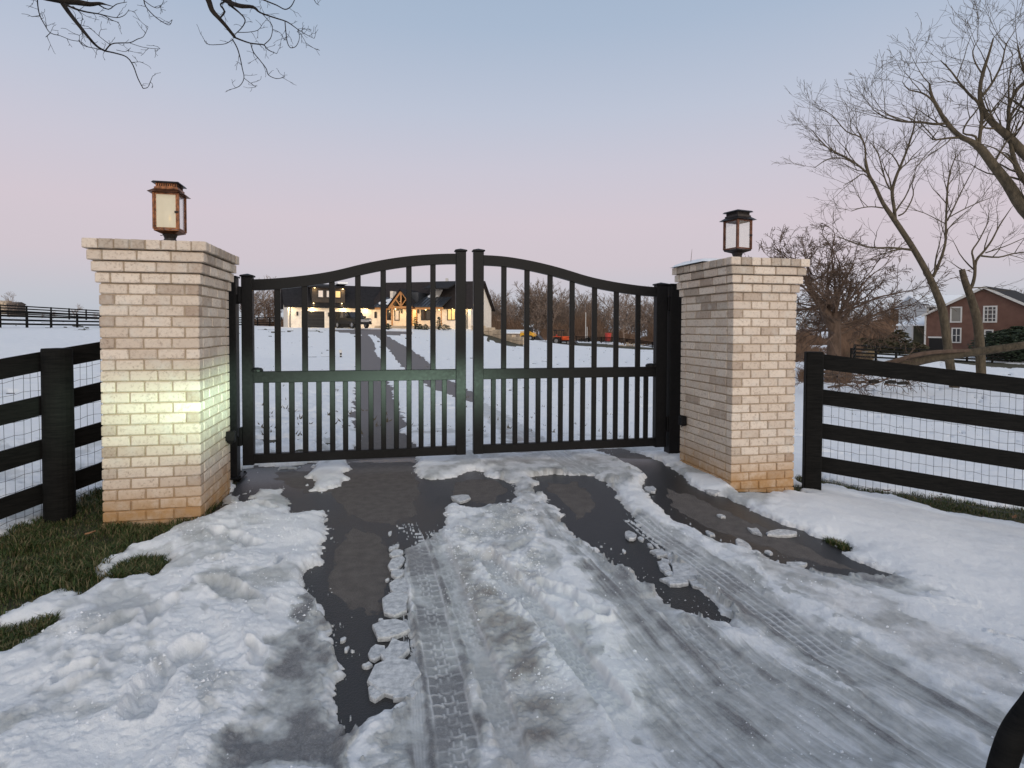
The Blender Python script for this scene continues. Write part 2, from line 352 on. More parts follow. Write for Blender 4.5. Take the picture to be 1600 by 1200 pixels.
ASPHALT_D = Gs([(584, 521), (603, 534), (623, 561), (634, 574), (663, 592), (675, 606), (713, 619), (745, 630), (750, 624), (738, 615), (695, 594), (672, 573), (657, 558), (643, 549), (618, 534), (596, 521)])
HOUSE_APRON = Gs([(520, 515), (580, 514.5), (600, 517), (640, 518), (640, 523), (600, 523), (565, 523), (520, 517.5)])
ISLANDS = [Gs([(480, 737), (500, 722), (548, 718), (548, 728), (538, 745), (520, 762), (505, 770), (488, 765), (484, 750)]), Gs([(425, 734), (440, 728), (462, 728), (455, 735)]),
           Gs([(596, 640), (610, 628), (614, 645), (604, 655)]), Gs([(560, 640), (575, 637), (578, 648), (563, 650)])]
GRASS_REGIONS = [Gs([(-120, 900), (0, 838), (70, 800), (115, 785), (160, 768), (300, 775), (345, 785), (313, 812), (250, 837), (200, 853), (160, 884), (143, 912), (112, 933), (105, 915), (77, 923), (37, 943), (0, 967), (-120, 1010)]),
                 Gs([(173, 897), (213, 873), (245, 870), (263, 880), (240, 893), (233, 905), (205, 903), (180, 907)]),
                 Gs([(-60, 1000), (0, 985), (30, 983), (60, 972), (97, 963), (85, 975), (50, 990), (25, 1010), (0, 1022), (-60, 1045)]),
                 Gs([(1248, 748), (1290, 750), (1345, 764), (1420, 772), (1500, 782), (1600, 796), (1700, 810), (1700, 838), (1600, 820), (1540, 811), (1500, 804), (1470, 803), (1440, 792), (1400, 777), (1360, 775), (1330, 770), (1300, 757), (1268, 757), (1245, 771), (1235, 770)]),
                 Gs([(1287, 843), (1302, 846), (1332, 860), (1318, 860), (1302, 853)])]
SOIL_REGIONS = [Gs([(362, 775), (368, 745), (385, 732), (402, 731), (385, 762), (372, 778)]), Gs([(1140, 768), (1248, 756), (1252, 768), (1230, 774), (1150, 773)]), Gs([(300, 800), (345, 770), (362, 765), (345, 790), (315, 812)])]
LAWN = Gs([(752, 516), (785, 520), (813, 534), (822, 541), (795, 541), (770, 533), (752, 524)])
ICE = [(Gs([(440, 985), (468, 940), (495, 945), (522, 985), (516, 1020), (535, 1075), (548, 1160), (560, 1230), (330, 1230), (390, 1100), (425, 1040)]), .85, 0),
       (Gs([(640, 848), (662, 838), (690, 830), (702, 870), (725, 960), (745, 1050), (775, 1230), (590, 1230), (600, 1120), (618, 1080), (636, 1000), (640, 920)]), .95, 0),
       (Gs([(702, 850), (740, 880), (800, 960), (860, 1040), (930, 1130), (960, 1230), (770, 1230), (745, 1050), (725, 950)]), .42, .35),
       (Gs([(845, 790), (878, 812), (905, 848), (950, 875), (985, 902), (1020, 935), (1050, 960), (1095, 975), (1170, 1012), (1290, 1060), (1400, 1110), (1500, 1160), (1600, 1240), (1010, 1240), (1000, 1140), (985, 1080), (965, 1030), (945, 985), (915, 920), (900, 880), (880, 860), (850, 850)]), .62, .10),
       (Gs([(1000, 822), (1060, 830), (1150, 885), (1290, 985), (1440, 1065), (1620, 1150), (1640, 1230), (1500, 1160), (1400, 1110), (1290, 1060), (1170, 1000), (1095, 930)]), .70, .1),
       (Gs([(1270, 890), (1400, 906), (1480, 940), (1400, 936), (1300, 915)]), .8, 0),
       (Gs([(740, 716), (850, 712), (960, 716), (1000, 750), (960, 770), (930, 745), (860, 742), (840, 765), (870, 810), (860, 850), (820, 800), (805, 775), (775, 748)]), .30, .30),
       (Gs([(745, 625), (790, 650), (850, 690), (850, 712), (800, 712), (770, 670), (740, 640)]), .75, .1),
       (Gs([(1180, 860), (1300, 900), (1450, 980), (1620, 1060), (1620, 1130), (1440, 1050), (1290, 965), (1150, 875)]), .22, .30)]
PITS = [((215, 1135), (292, 1035), .075, .05), ((345, 842), (398, 862), .06, .05), ((325, 928), (388, 950), .06, .04), ((392, 1030), (410, 1047), .04, .035), ((95, 1088), (138, 1070), .035, .03),
        ((235, 985), (262, 960), .05, .025), ((395, 790), (425, 800), .04, .03), ((908, 970), (938, 978), .030, .035), ((850, 925), (930, 974), .045, .025), ((1452, 938), (1475, 945), .02, .02), ((1560, 1010), (1592, 1020), .02, .025),
        ((760, 880), (780, 900), .04, .012), ((300, 905), (335, 890), .04, .03), ((150, 1010), (200, 985), .05, .02), ((430, 900), (448, 880), .03, .03)]
TRACK_A = Gs([(628, 800), (650, 862), (672, 960), (692, 1060), (712, 1160), (722, 1240)])
TRACK_B = Gs([(728, 862), (796, 930), (848, 988), (900, 1060), (960, 1140), (1010, 1230)])
TRACK_C = Gs([(985, 806), (1016, 832), (1100, 888), (1198, 958), (1290, 1025), (1400, 1090), (1560, 1190)])
TRACK_F = Gs([(1010, 925), (1080, 990), (1160, 1060), (1260, 1140), (1360, 1230)])
TRACK_D = Gs([(760, 642), (800, 668), (850, 700), (880, 720), (930, 750)])
TRACK_E = Gs([(662, 800), (690, 850), (730, 960), (775, 1080), (815, 1200)])

# one polar sheet of vertices, dense where the drive is and coarse far away
pz = np.concatenate([np.linspace(4600, 900, 9), np.arange(760, 120, -1.3), np.arange(120, 8, -1.0)]); rr = 1350/pz
rr = np.concatenate([rr, np.geomspace(rr[-1]*1.02, 3200, 46)])
aa = np.concatenate([np.arange(-180+math.degrees(YAW), -49+math.degrees(YAW), 4.0), np.arange(-49+math.degrees(YAW), 49+math.degrees(YAW), .115), np.arange(50+math.degrees(YAW), 179+math.degrees(YAW), 4.0)])
AA, RR = np.meshgrid(np.radians(aa), rr); GX = RR*np.sin(AA); GY = RR*np.cos(AA); GT = T(GX, GY)
near = RR < 9.0
x, y = GX, GY
rs = np.clip(RR/5, .6, 6)
wx = fbm(x*5, y*5, 4, 1)*.10; wy = fbm(x*5, y*5, 4, 2)*.10
fx = x+wx*np.minimum(rs, 2)+fbm(x*22, y*22, 3, 3)*.035; fy = y+wy*np.minimum(rs, 2)+fbm(x*22, y*22, 3, 4)*.035
E_as = np.full(x.shape, -.5)
for p in (ASPHALT_A, ASPHALT_B, ASPHALT_C, ASPHALT_D, HOUSE_APRON): E_as = np.maximum(E_as, sdf_near(p, fx, fy, .5))
for p in ISLANDS: E_as = np.minimum(E_as, -sdf_near(p, fx, fy, .5))
E_gr = np.full(x.shape, -.5)
for p in GRASS_REGIONS+SOIL_REGIONS+[LAWN]: E_gr = np.maximum(E_gr, sdf_near(p, fx, fy, .5))
E_as = np.where(RR > 7.5, E_as+.14*ss(7.5, 10, RR), E_as)
E = np.maximum(E_as, E_gr)
# far fields: patches where the grass shows, crumpled snow behind the left leaf
crump = ss(-.2, .3, sdf_near(Gs([(395, 660), (440, 625), (520, 600), (562, 560), (562, 716), (398, 727)]), x, y, .5))
far_t = fbm(x*.8, y*2.5, 4, 9)+.5*fbm(x*3, y*7, 3, 19)
thr = np.where(crump > .3, .52, .60)
E = np.maximum(E, np.where(RR > 7.5, (far_t-thr)*.5, -1)*np.where(x/np.maximum(y, .1) > 1.2, 1, 1))
near_house = ss(40, 62, RR)*ss(-.2, 0, x/np.maximum(y, 1)+.42)*ss(.1, 0, x/np.maximum(y, 1)+.0)
E = np.maximum(E, np.where(near_house > .2, fbm(x*.5, y*.9, 4, 31)-.62+.35*near_house, -1))
# depth of the snow
out_d = np.maximum(-E, 0)
isoft = np.zeros(x.shape); icem = np.zeros(x.shape); dirt = np.zeros(x.shape)
jx = x+fbm(x*9, y*9, 4, 5)*.10; jy = y+fbm(x*9, y*9, 4, 6)*.10
for p, s_, d_ in ICE:
    sd_ = sdf_near(p, jx, jy, .4); w = ss(-.05, .09, sd_); isoft = np.maximum(isoft, ss(-.13, .17, sd_)*s_); icem = np.maximum(icem, w*s_); dirt = np.maximum(dirt, w*d_)
icem0 = isoft
dC, uC, vC, lC = along(TRACK_C, x, y)
streak = .9*fbm(uC*16+3, vC*1.3, 4, 11, .6)+.55*fbm(uC*48, vC*2.2, 3, 12, .6)+.35*fbm(uC*120, vC*3.5, 2, 15, .6)
right = ss(-.02, .04, sdf_near(ICE[3][0], x, y, .4))+ss(-.02, .04, sdf_near(ICE[4][0], x, y, .4))
icem = np.clip(icem+streak*.62*np.minimum(right, 1), 0, 1)
patch = fbm(x*7, y*7, 5, 13, .6)
icem = np.clip(icem+np.where(icem > .15, patch*(.9-.45*np.minimum(right, 1)), 0)+np.where((icem0 < .1) & (RR < 9), .5*ss(.16, .46, fbm(x*2.3, y*2.3, 5, 14, .6))*ss(.15, 0, x*.9-.45*y-.9), 0), 0, 1)
depth = np.where(icem0 > 0, .055*(1-icem0)+.008, .055)
bankL = ss(.1, -.2, x+.2*(y-3)+.55); depth = depth*(1+.25*bankL*(1-icem0))
depth = np.where(RR > 7, .05, depth)
edge = 1-np.exp(-out_d/np.where(icem > .5, .010, .050+.05*ss(-.2, .2, fbm(x*2, y*2, 3, 55))))
h = depth*edge
# lumps
lump = fbm(x*3.2, y*3.2, 3, 21); l2 = fbm(x*11, y*11, 4, 22, .6); l3 = np.abs(fbm(x*24, y*24, 4, 23, .6))
soft = 1-np.minimum(icem0*1.15, 1)
rough_c = ss(-.02, .2, sdf_near(Gs([(690, 795), (760, 797), (820, 760), (850, 800), (870, 850), (880, 1000), (960, 1230), (700, 1230), (705, 900)]), x, y, .4))
amp = edge*(.15+.85*soft)*(.040*lump*(.4+.6*soft)+.008*l2*(.8+.8*bankL+.9*rough_c)-.007*(l3-.12)*(.4+1.6*bankL*ss(0, .3, lump)+2.2*rough_c))
smooth_r = ss(0, .3, x*.9-.45*y+.0-.9)
h = h+amp*np.where(RR < 9, 1-.50*smooth_r, .6)
h = h+edge*icem0*.006*(streak*2+l2)
h = h+crump*edge*(.05*l2-.12*np.abs(fbm(x*4, y*5, 4, 41)))
# trodden pits
gray = np.zeros(x.shape)
# flaky ledges where the crust has broken, and grey water-soaked mottling
tn = fbm(x*6+.3*fbm(x*15, y*15, 2, 61), y*6, 5, 62, .6); led = np.zeros(x.shape)
for lv in (-.22, -.08, .05, .18): led = led+ss(lv, lv+.022, tn)
rough_all = np.clip(.55*bankL+.9*rough_c+.5*ss(.12, .0, out_d), 0, 1)*soft*near
h = h+edge*rough_all*.0075*(led-2)
mot = ss(.02, .30, fbm(x*4.2+y*2, y*2.4-x*1.0, 5, 63, .62))*(bankL*.62+rough_c*.5)*near
icem = np.maximum(icem, mot*.55*(icem0 < .5)); h = h-mot*.010*edge
for a, b, wd, dp in PITS:
    a = G(*a)[:2]; b = G(*b)[:2]; d_, u_, v_, l_ = along(np.array([a, b]), jx*.6+x*.4, jy*.6+y*.4)
    w = 1-ss(wd*.35, wd*1.1, d_); h = h-dp*w*edge+(.012*np.exp(-((d_-wd*1.25)/.018)**2))*edge; gray = np.maximum(gray, w*min(1, dp*11))
icem = np.maximum(icem, gray*(.30+.5*(l2+.3)))
# tyre tracks: pressed bed, thin ridges between the tread blocks
rid = np.zeros(x.shape)
def track(pl, w0, w1, style, fade0=.05, fade1=.2, k=1.0, bed=.9):
    global h, icem, rid
    d_, u_, v_, L_ = along(pl, x, y); rg = fbm(x*6, y*6, 4, 80); u_ = u_+.010*fbm(x*9, y*9, 3, 81); v_ = v_+.012*fbm(x*8, y*8, 3, 82)
    er = .012*fbm(x*30, y*30, 3, 83); ins = ss(w0-.014, w0+.008, u_+er)*ss(w1+.014, w1-.008, u_+er)*ss(0, fade0, v_+rg*fade0*1.5)*ss(L_, L_-fade1, v_+rg*.3)*(d_ < .4)
    if not ins.any(): return
    t = (u_-w0)/(w1-w0); wob = fbm(x*14, y*14, 2, 77)*.02
    ln = lambda c, wd: np.exp(-((u_-(w0+(w1-w0)*c)+wob*.25)/wd)**2)
    if style == 'block':
        zig = .05*np.sign(np.sin(v_*2*math.pi/.065))
        rp = np.maximum.reduce([ln(.03, .0045), ln(.97, .0045), ln(.36+zig, .0045), ln(.66-zig, .0045)])
        ph = ((v_+.010*np.sin(t*9))/.065+np.where(t < .36, 0, np.where(t < .66, .5, .2))) % 1.0
        lat = np.exp(-(np.minimum(ph, 1-ph)*.065/.0045)**2); rp = np.maximum(rp, lat*.9)
    else:
        rp = np.maximum.reduce([ln(.02, .006), ln(.27, .0055), ln(.52, .0055), ln(.76, .0055), ln(.98, .006)])
        ph = (v_/.045+t*.8) % 1.0; rp = np.maximum(rp, .55*np.exp(-(np.minimum(ph, 1-ph)*.045/.004)**2))
    rp = rp*np.clip(.85+1.5*fbm(x*7, y*7, 4, 78), .0, 1)*ins*k
    h = h*(1-.75*ins)+.002*ins+rp*.006*(h > -.02)+ins*.003*fbm(x*40, y*40, 3, 84); icem = np.maximum(icem*(1-ins*.2), ins*bed*np.clip(.92+.9*fbm(x*5, y*5, 4, 79), 0, 1)); rid = np.maximum(rid, rp*(h > -.03))
for p in (ASPHALT_A, ASPHALT_B): pass
h = h+edge*near*.0032*fbm(x*48, y*48, 3, 88, .7)
h = np.where(E > 0, -.05, h)
track(TRACK_A, -.085, .075, 'block', .55, .1, 1.0, .93)
track(TRACK_A, .10, .15, 'rib', .6, .1, .7, .6)
track(TRACK_E, -.03, .07, 'block', .8, .1, .65, .5)
track(TRACK_B, -.10, .02, 'block', .2, .6, .9, .42)
track(TRACK_C, -.10, .09, 'rib', .15, .9, 1.25, .90)
track(TRACK_F, -.07, .07, 'block', .5, .9, .8, .55)
track(TRACK_D, -.15, .15, 'rib', .5, .1, .8, .6)
# on bare asphalt only the ridges of snow stay
h = np.where((E > 0) & (rid > .45), .004+.004*rid, h)
# sprinkled crumbs of slush over the asphalt margins
cr = fbm(x*55, y*55, 2, 91)+.5*fbm(x*19, y*19, 2, 92)
mrg = (E_as > 0) & (E_as < .22) & near
h = np.where(mrg & (cr-2.2*E_as > .50), .005+.01*(cr-.3), h)
icem = np.where(mrg & (h > 0), .25, icem)
dirt = np.clip(dirt+rough_c*.25*(patch+.3)+.30*ss(.12, .35, patch)*rough_c+np.where((E < 0) & (E > -.035) & near, .30, 0), 0, 1)
dirt = np.where(RR > 9, np.clip(dirt+.0, 0, .3), dirt)
icem = np.where(RR > 9, np.minimum(icem, .4), icem)
keep = h > -.02
snow = grid_mesh('snow', GX, GY, GT+h, SNOW, wrap=True, keep=keep, attrs={'mask': (np.clip(icem, 0, 1), dirt, rid)}); prop(snow, kind='structure')
# asphalt drive under the snow
s2 = (slice(None, None, 2), slice(None, None, 2))
DRIVE = Gs([(402, 729), (365, 785), (300, 870), (120, 1000), (-200, 1230), (1640, 1230), (1640, 1000), (1410, 900), (1212, 813), (1130, 774), (1053, 738), (990, 706), (860, 690), (760, 640), (672, 565), (640, 540), (600, 519), (560, 519), (558, 560), (548, 640), (535, 716)])
e2 = np.maximum(sdf_near(DRIVE, x[s2], y[s2], .5), E_as[s2]*1.0)
behind = (RR[s2] < 2.2)
dryr = np.full(x.shape, -.5)
for p in (Gs([(540, 832), (560, 822), (590, 832), (612, 862), (618, 900), (604, 930), (585, 955), (574, 968), (560, 950), (545, 962), (530, 952), (522, 930), (513, 905), (508, 882), (520, 858)]), Gs([(420, 738), (470, 735), (560, 722), (650, 722), (660, 760), (650, 800), (600, 822), (540, 800), (520, 770), (440, 765)]),
          Gs([(700, 752), (760, 745), (795, 765), (770, 785), (715, 780)]), Gs([(850, 752), (905, 752), (930, 790), (900, 815), (868, 780)]), Gs([(1035, 760), (1120, 790), (1250, 850), (1380, 900), (1230, 870), (1110, 825), (1045, 790)])):
    dryr = np.maximum(dryr, sdf_near(p, fx, fy, .4))
wetv = 1-ss(-.03, .06, dryr)+.0; wetv = np.where(RR > 6.6, .1, wetv)
kp = (e2 > -.06) | behind
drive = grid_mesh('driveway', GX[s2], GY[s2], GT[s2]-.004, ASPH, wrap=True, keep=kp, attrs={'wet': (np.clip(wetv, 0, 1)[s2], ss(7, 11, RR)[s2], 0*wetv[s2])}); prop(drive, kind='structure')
s3 = (slice(None, None, 3), slice(None, None, 3))
ground = grid_mesh('ground', GX[s3], GY[s3], GT[s3]-.016-.00012*RR[s3], TURF, wrap=True); prop(ground, kind='structure')
LASTZ = lambda px, py: G(px, py)

# grass
def blades(name, polys, n, hmin, hmax, seed, label, dens=None):
    r = np.random.default_rng(seed); vs = []; fs = []; rnd = []
    for poly, cnt in zip(polys, n):
        lo, hi = poly.min(0), poly.max(0); pts = r.uniform(lo, hi, (cnt*3, 2)); d = sdf(poly, pts[:, 0], pts[:, 1]); q = pts[d > -.045][:cnt]; zt = T(q[:, 0], q[:, 1])-.012
        cl = fbm(q[:, 0]*4, q[:, 1]*4, 3, seed)
        for (px, py), z, c_ in zip(q, zt, cl):
            H = r.uniform(hmin, hmax)*(.75+1.1*c_); H = max(H, .012); a = r.uniform(0, 6.28); ln = r.uniform(.2, 1.2)*H; w = r.uniform(.0012, .0028)*(1.5 if H > .05 else 1)
            dx, dy = math.cos(a), math.sin(a); b = len(vs); ox, oy = -dy*w, dx*w
            vs += [(px-ox, py-oy, z), (px+ox, py+oy, z), (px+dx*ln*.35+ox*.8, py+dy*ln*.35+oy*.8, z+H*.65), (px+dx*ln*.35-ox*.8, py+dy*ln*.35-oy*.8, z+H*.65), (px+dx*ln, py+dy*ln, z+H*.92)]
            fs += [(b, b+1, b+2, b+3), (b+3, b+2, b+4)]; rnd += [r.random()]*5
    me = bpy.data.meshes.new(name); me.from_pydata(vs, [], fs); me.materials.append(GRASS)
    at_ = me.attributes.new('rnd', 'FLOAT_VECTOR', 'POINT'); at_.data.foreach_set('vector', np.repeat(np.array(rnd, np.float32), 3)); me.update()
    o = link(name, me); return prop(o, label, 'grass', kind='stuff')
blades('grass', [GRASS_REGIONS[0]], [26000], .03, .085, 5, 'matted green grass with brown straw beside the left brick pillar')
blades('grass', GRASS_REGIONS[1:3], [3000, 3500], .025, .06, 6, 'green grass tufts poking out of the snow at lower left')
blades('grass', [GRASS_REGIONS[3], GRASS_REGIONS[4]], [11000, 450], .02, .05, 8, 'dull green grass strip under the right board fence')
blades('grass', [LAWN], [7000], .06, .16, 9, 'green lawn slope below the stone retaining wall')
# tufts that break through the snow of the fields
vs = []; r = random.Random(4); tb = MB()
for i in range(420):
    px, py = r.uniform(395, 1560), r.uniform(526, 690)
    if 555 < px < 740 and py < 640 and abs(px-(560+(py-520)*.6)) < 70: continue
    p = G(px, py); R_ = math.hypot(p[0], p[1])
    if R_ > 90 or R_ < 8: continue
    for k in range(4):
        q = p+np.array([r.gauss(0, .10*R_/30), r.gauss(0, .05), 0]); z = T(q[0], q[1])+.02; hgt = r.uniform(.02, .08)*max(1, R_/35); w = .012*max(1, R_/25)
        tb.add([(q[0]-w, q[1], z), (q[0]+w, q[1], z), (q[0]+r.uniform(-.05, .05), q[1]+.02, z+hgt)], [(0, 1, 2)])
TUFT = flat('dead_grass', (.085, .07, .045), .9)
prop(tb.build('field_grass', TUFT), 'dark tufts of dead grass showing through the field snow', 'grass', kind='stuff')

# ------------------------------------------------------------------ brick pillars
def brick_variants(L, D, Hh, n=3):
    out = []
    for k in range(n):
        b = MB(); b.cham(-L/2, L/2, -D/2, D/2, -Hh/2, Hh/2, .006, j=.0014); out.append(b)
    return out
def pillar(x0, x1, y0, y1, zb, ztop, face, label):
    W, D = x1-x0, y1-y0; cx, cy = (x0+x1)/2, (y0+y1)/2; nb = zb-.10
    root = empty('brick_pillar', (cx, cy, nb), label, 'brick pillar', 'brick pillars beside the gate')
    CH = .0808; ncr = int(round((ztop-zb)/CH)); CH = (ztop-zb)/ncr
    core = MB(); e = .011; core.box(x0+e-cx, x1-e-cx, y0+e-cy, y1-e-cy, 0, ncr*CH-.0-nb+zb-.02)
    for k, off in ((4, .018), (3, .037), (2, .055)): core.box(x0-off+e-cx, x1+off-e-cx, y0-off+e-cy, y1+off-e-cy, zb+(ncr-k)*CH-nb+.006, zb+(ncr-k+1)*CH-nb-.001)
    off = .075; core.box(x0-off+e-cx, x1+off-e-cx, y0-off+e-cy, y1+off-e-cy, zb+(ncr-1)*CH-nb+.006, ztop-nb-.006)
    core.build('mortar', MORTAR, root)
    cache = {}; J = .010; hid = MB()
    def brick(c, L, Dp, Hh, ang, mat, vis):
        "c centre, L along the wall, Dp into it"
        if not vis:
            M = Matrix.Translation(c) @ Matrix.Rotation(ang, 4, 'Z'); hid.box(-L/2, L/2, -Dp/2, Dp/2, -Hh/2, Hh/2, M); return
        key = (round(L, 3), round(Dp, 3), round(Hh, 3), mat.name)
        if key not in cache: cache[key] = [b.mesh('brick', mat) for b in brick_variants(L, Dp, Hh)]
        o = link('brick', rng.choice(cache[key]), root); o.location = c; o.rotation_euler = (rng.uniform(-.004, .004), rng.uniform(-.006, .006), ang+rng.choice((0, math.pi))+rng.uniform(-.004, .004))
    TH = .09
    for k in range(-1, ncr):
        z = zb+(k+.5)*CH-nb; top = k == ncr-1; o_ = {ncr-1: .075, ncr-2: .055, ncr-3: .037, ncr-4: .018}.get(k, 0)
        X0, X1, Y0, Y1 = x0-o_-cx, x1+o_-cx, y0-o_-cy, y1+o_-cy; Hh = CH-J
        faces = [('f', X0, X1, 0), ('s', Y0, Y1, 1), ('b', X0, X1, 2), ('o', Y0, Y1, 3)]
        for nm, a, b, fi in faces:
            tot = b-a; vis = nm == 'f' or nm == face
            if nm in ('b', 'o') or (nm == 's' and False): pass
            isx = nm in ('f', 'b'); odd = (k % 2 == 0)
            if top:
                m_ = 8 if isx else 9; cuts = [a+tot*i/m_ for i in range(m_+1)]; own = 1
            else:
                hd = .10; n3 = 3 if o_ < .03 else (3 if tot < .86 else 4)
                own = odd if isx else (not odd)
                # a face runs between the outer corners where its own stretchers turn the corner, and shows a header at the other end
                st = (tot-hd)/n3
                cuts = [a]+[a+hd+st*i for i in range(n3+1)] if odd else [a+st*i for i in range(n3+1)]+[b]
            for i in range(len(cuts)-1):
                c0, c1 = cuts[i], cuts[i+1]
                if not isx:      # leave the corner bricks to the x faces
                    c0 = max(c0, a+TH); c1 = min(c1, b-TH)
                    if c1-c0 < .03: continue
                L = c1-c0-J; mid = (c0+c1)/2
                if i in (0,) and isx: L += J/2; mid -= J/4
                if i == len(cuts)-2 and isx: L += J/2; mid += J/4
                hdr = (c1-c0) < .13
                if top or (k in (ncr-2,) and rng.random() < .25): mat = BRICKC if rng.random() < .6 else BRICK
                elif hdr: mat = BRICKB if rng.random() < .5 else BRICK
                else: mat = BRICKB if rng.random() < .05 else BRICK
                if face == 'o' and k > ncr-8 and nm == 'o' and rng.random() < .25: mat = BRICKC
                pr = rng.uniform(-.0012, .0016)
                if nm == 'f': c = (mid, Y0+TH/2-pr, z); ang = 0
                elif nm == 'b': c = (mid, Y1-TH/2+pr, z); ang = 0
                elif nm == 's': c = (X1-TH/2+pr, mid, z); ang = math.pi/2
                else: c = (X0+TH/2-pr, mid, z); ang = math.pi/2
                brick(Vector(c), L, TH, Hh, ang, mat, vis and k >= 0)
    o = hid.build('brick', BRICK, root); o['kind'] = 'stuff'
    return root
PYL, PYR = 4.82, 4.72
PL = pillar(-2.085, -1.408, PYL, PYL+.85, .02, 2.141, 's', 'pale brick gate pillar on the left, lit green-white by a headlight, with a copper lantern on top')
PR = pillar(3.090, 3.755, PYR, PYR+.95, .00, 2.143, 'o', 'pale brick gate pillar on the right, unlit, with snow on the corner of its cap')

# snow left on the right cap and a dead stalk in it
sx, sy = 3.02, PYR+.72
b = MB(); nn = 13
vs = []; 
for i in range(nn):
    for j in range(nn):
        u, v = i/(nn-1), j/(nn-1); X = 2.985+u*.45; Y = PYR+.35+v*.68; e = min(u, 1-u, v, 1-v)
        vs.append((X, Y, 2.1442+.045*(1-math.exp(-e*9))*(.7+.9*float(vn(np.array([u*4.]), np.array([v*4.]), 3)[0]+.3))))
b.add(vs, [(i*nn+j, (i+1)*nn+j, (i+1)*nn+j+1, i*nn+j+1) for i in range(nn-1) for j in range(nn-1)])
PWH = flat('plain_snow', (.82, .84, .87), .6, 0, .04, 20, .4)
prop(b.build('snow_patch', PWH, smooth=True), 'small cap of snow on top of the right brick pillar', 'snow', kind='stuff')
b = MB(); q = at(1086, 408, 5.0); b.tube([(3.05, PYR+.70, 2.15), (3.06, PYR+.70, 2.26), (3.065, PYR+.70, 2.31)], [.003, .002, .001], 4); prop(b.build('stalk', BARKR), 'thin dead stalk standing in the snow on the right pillar cap', 'stalk')

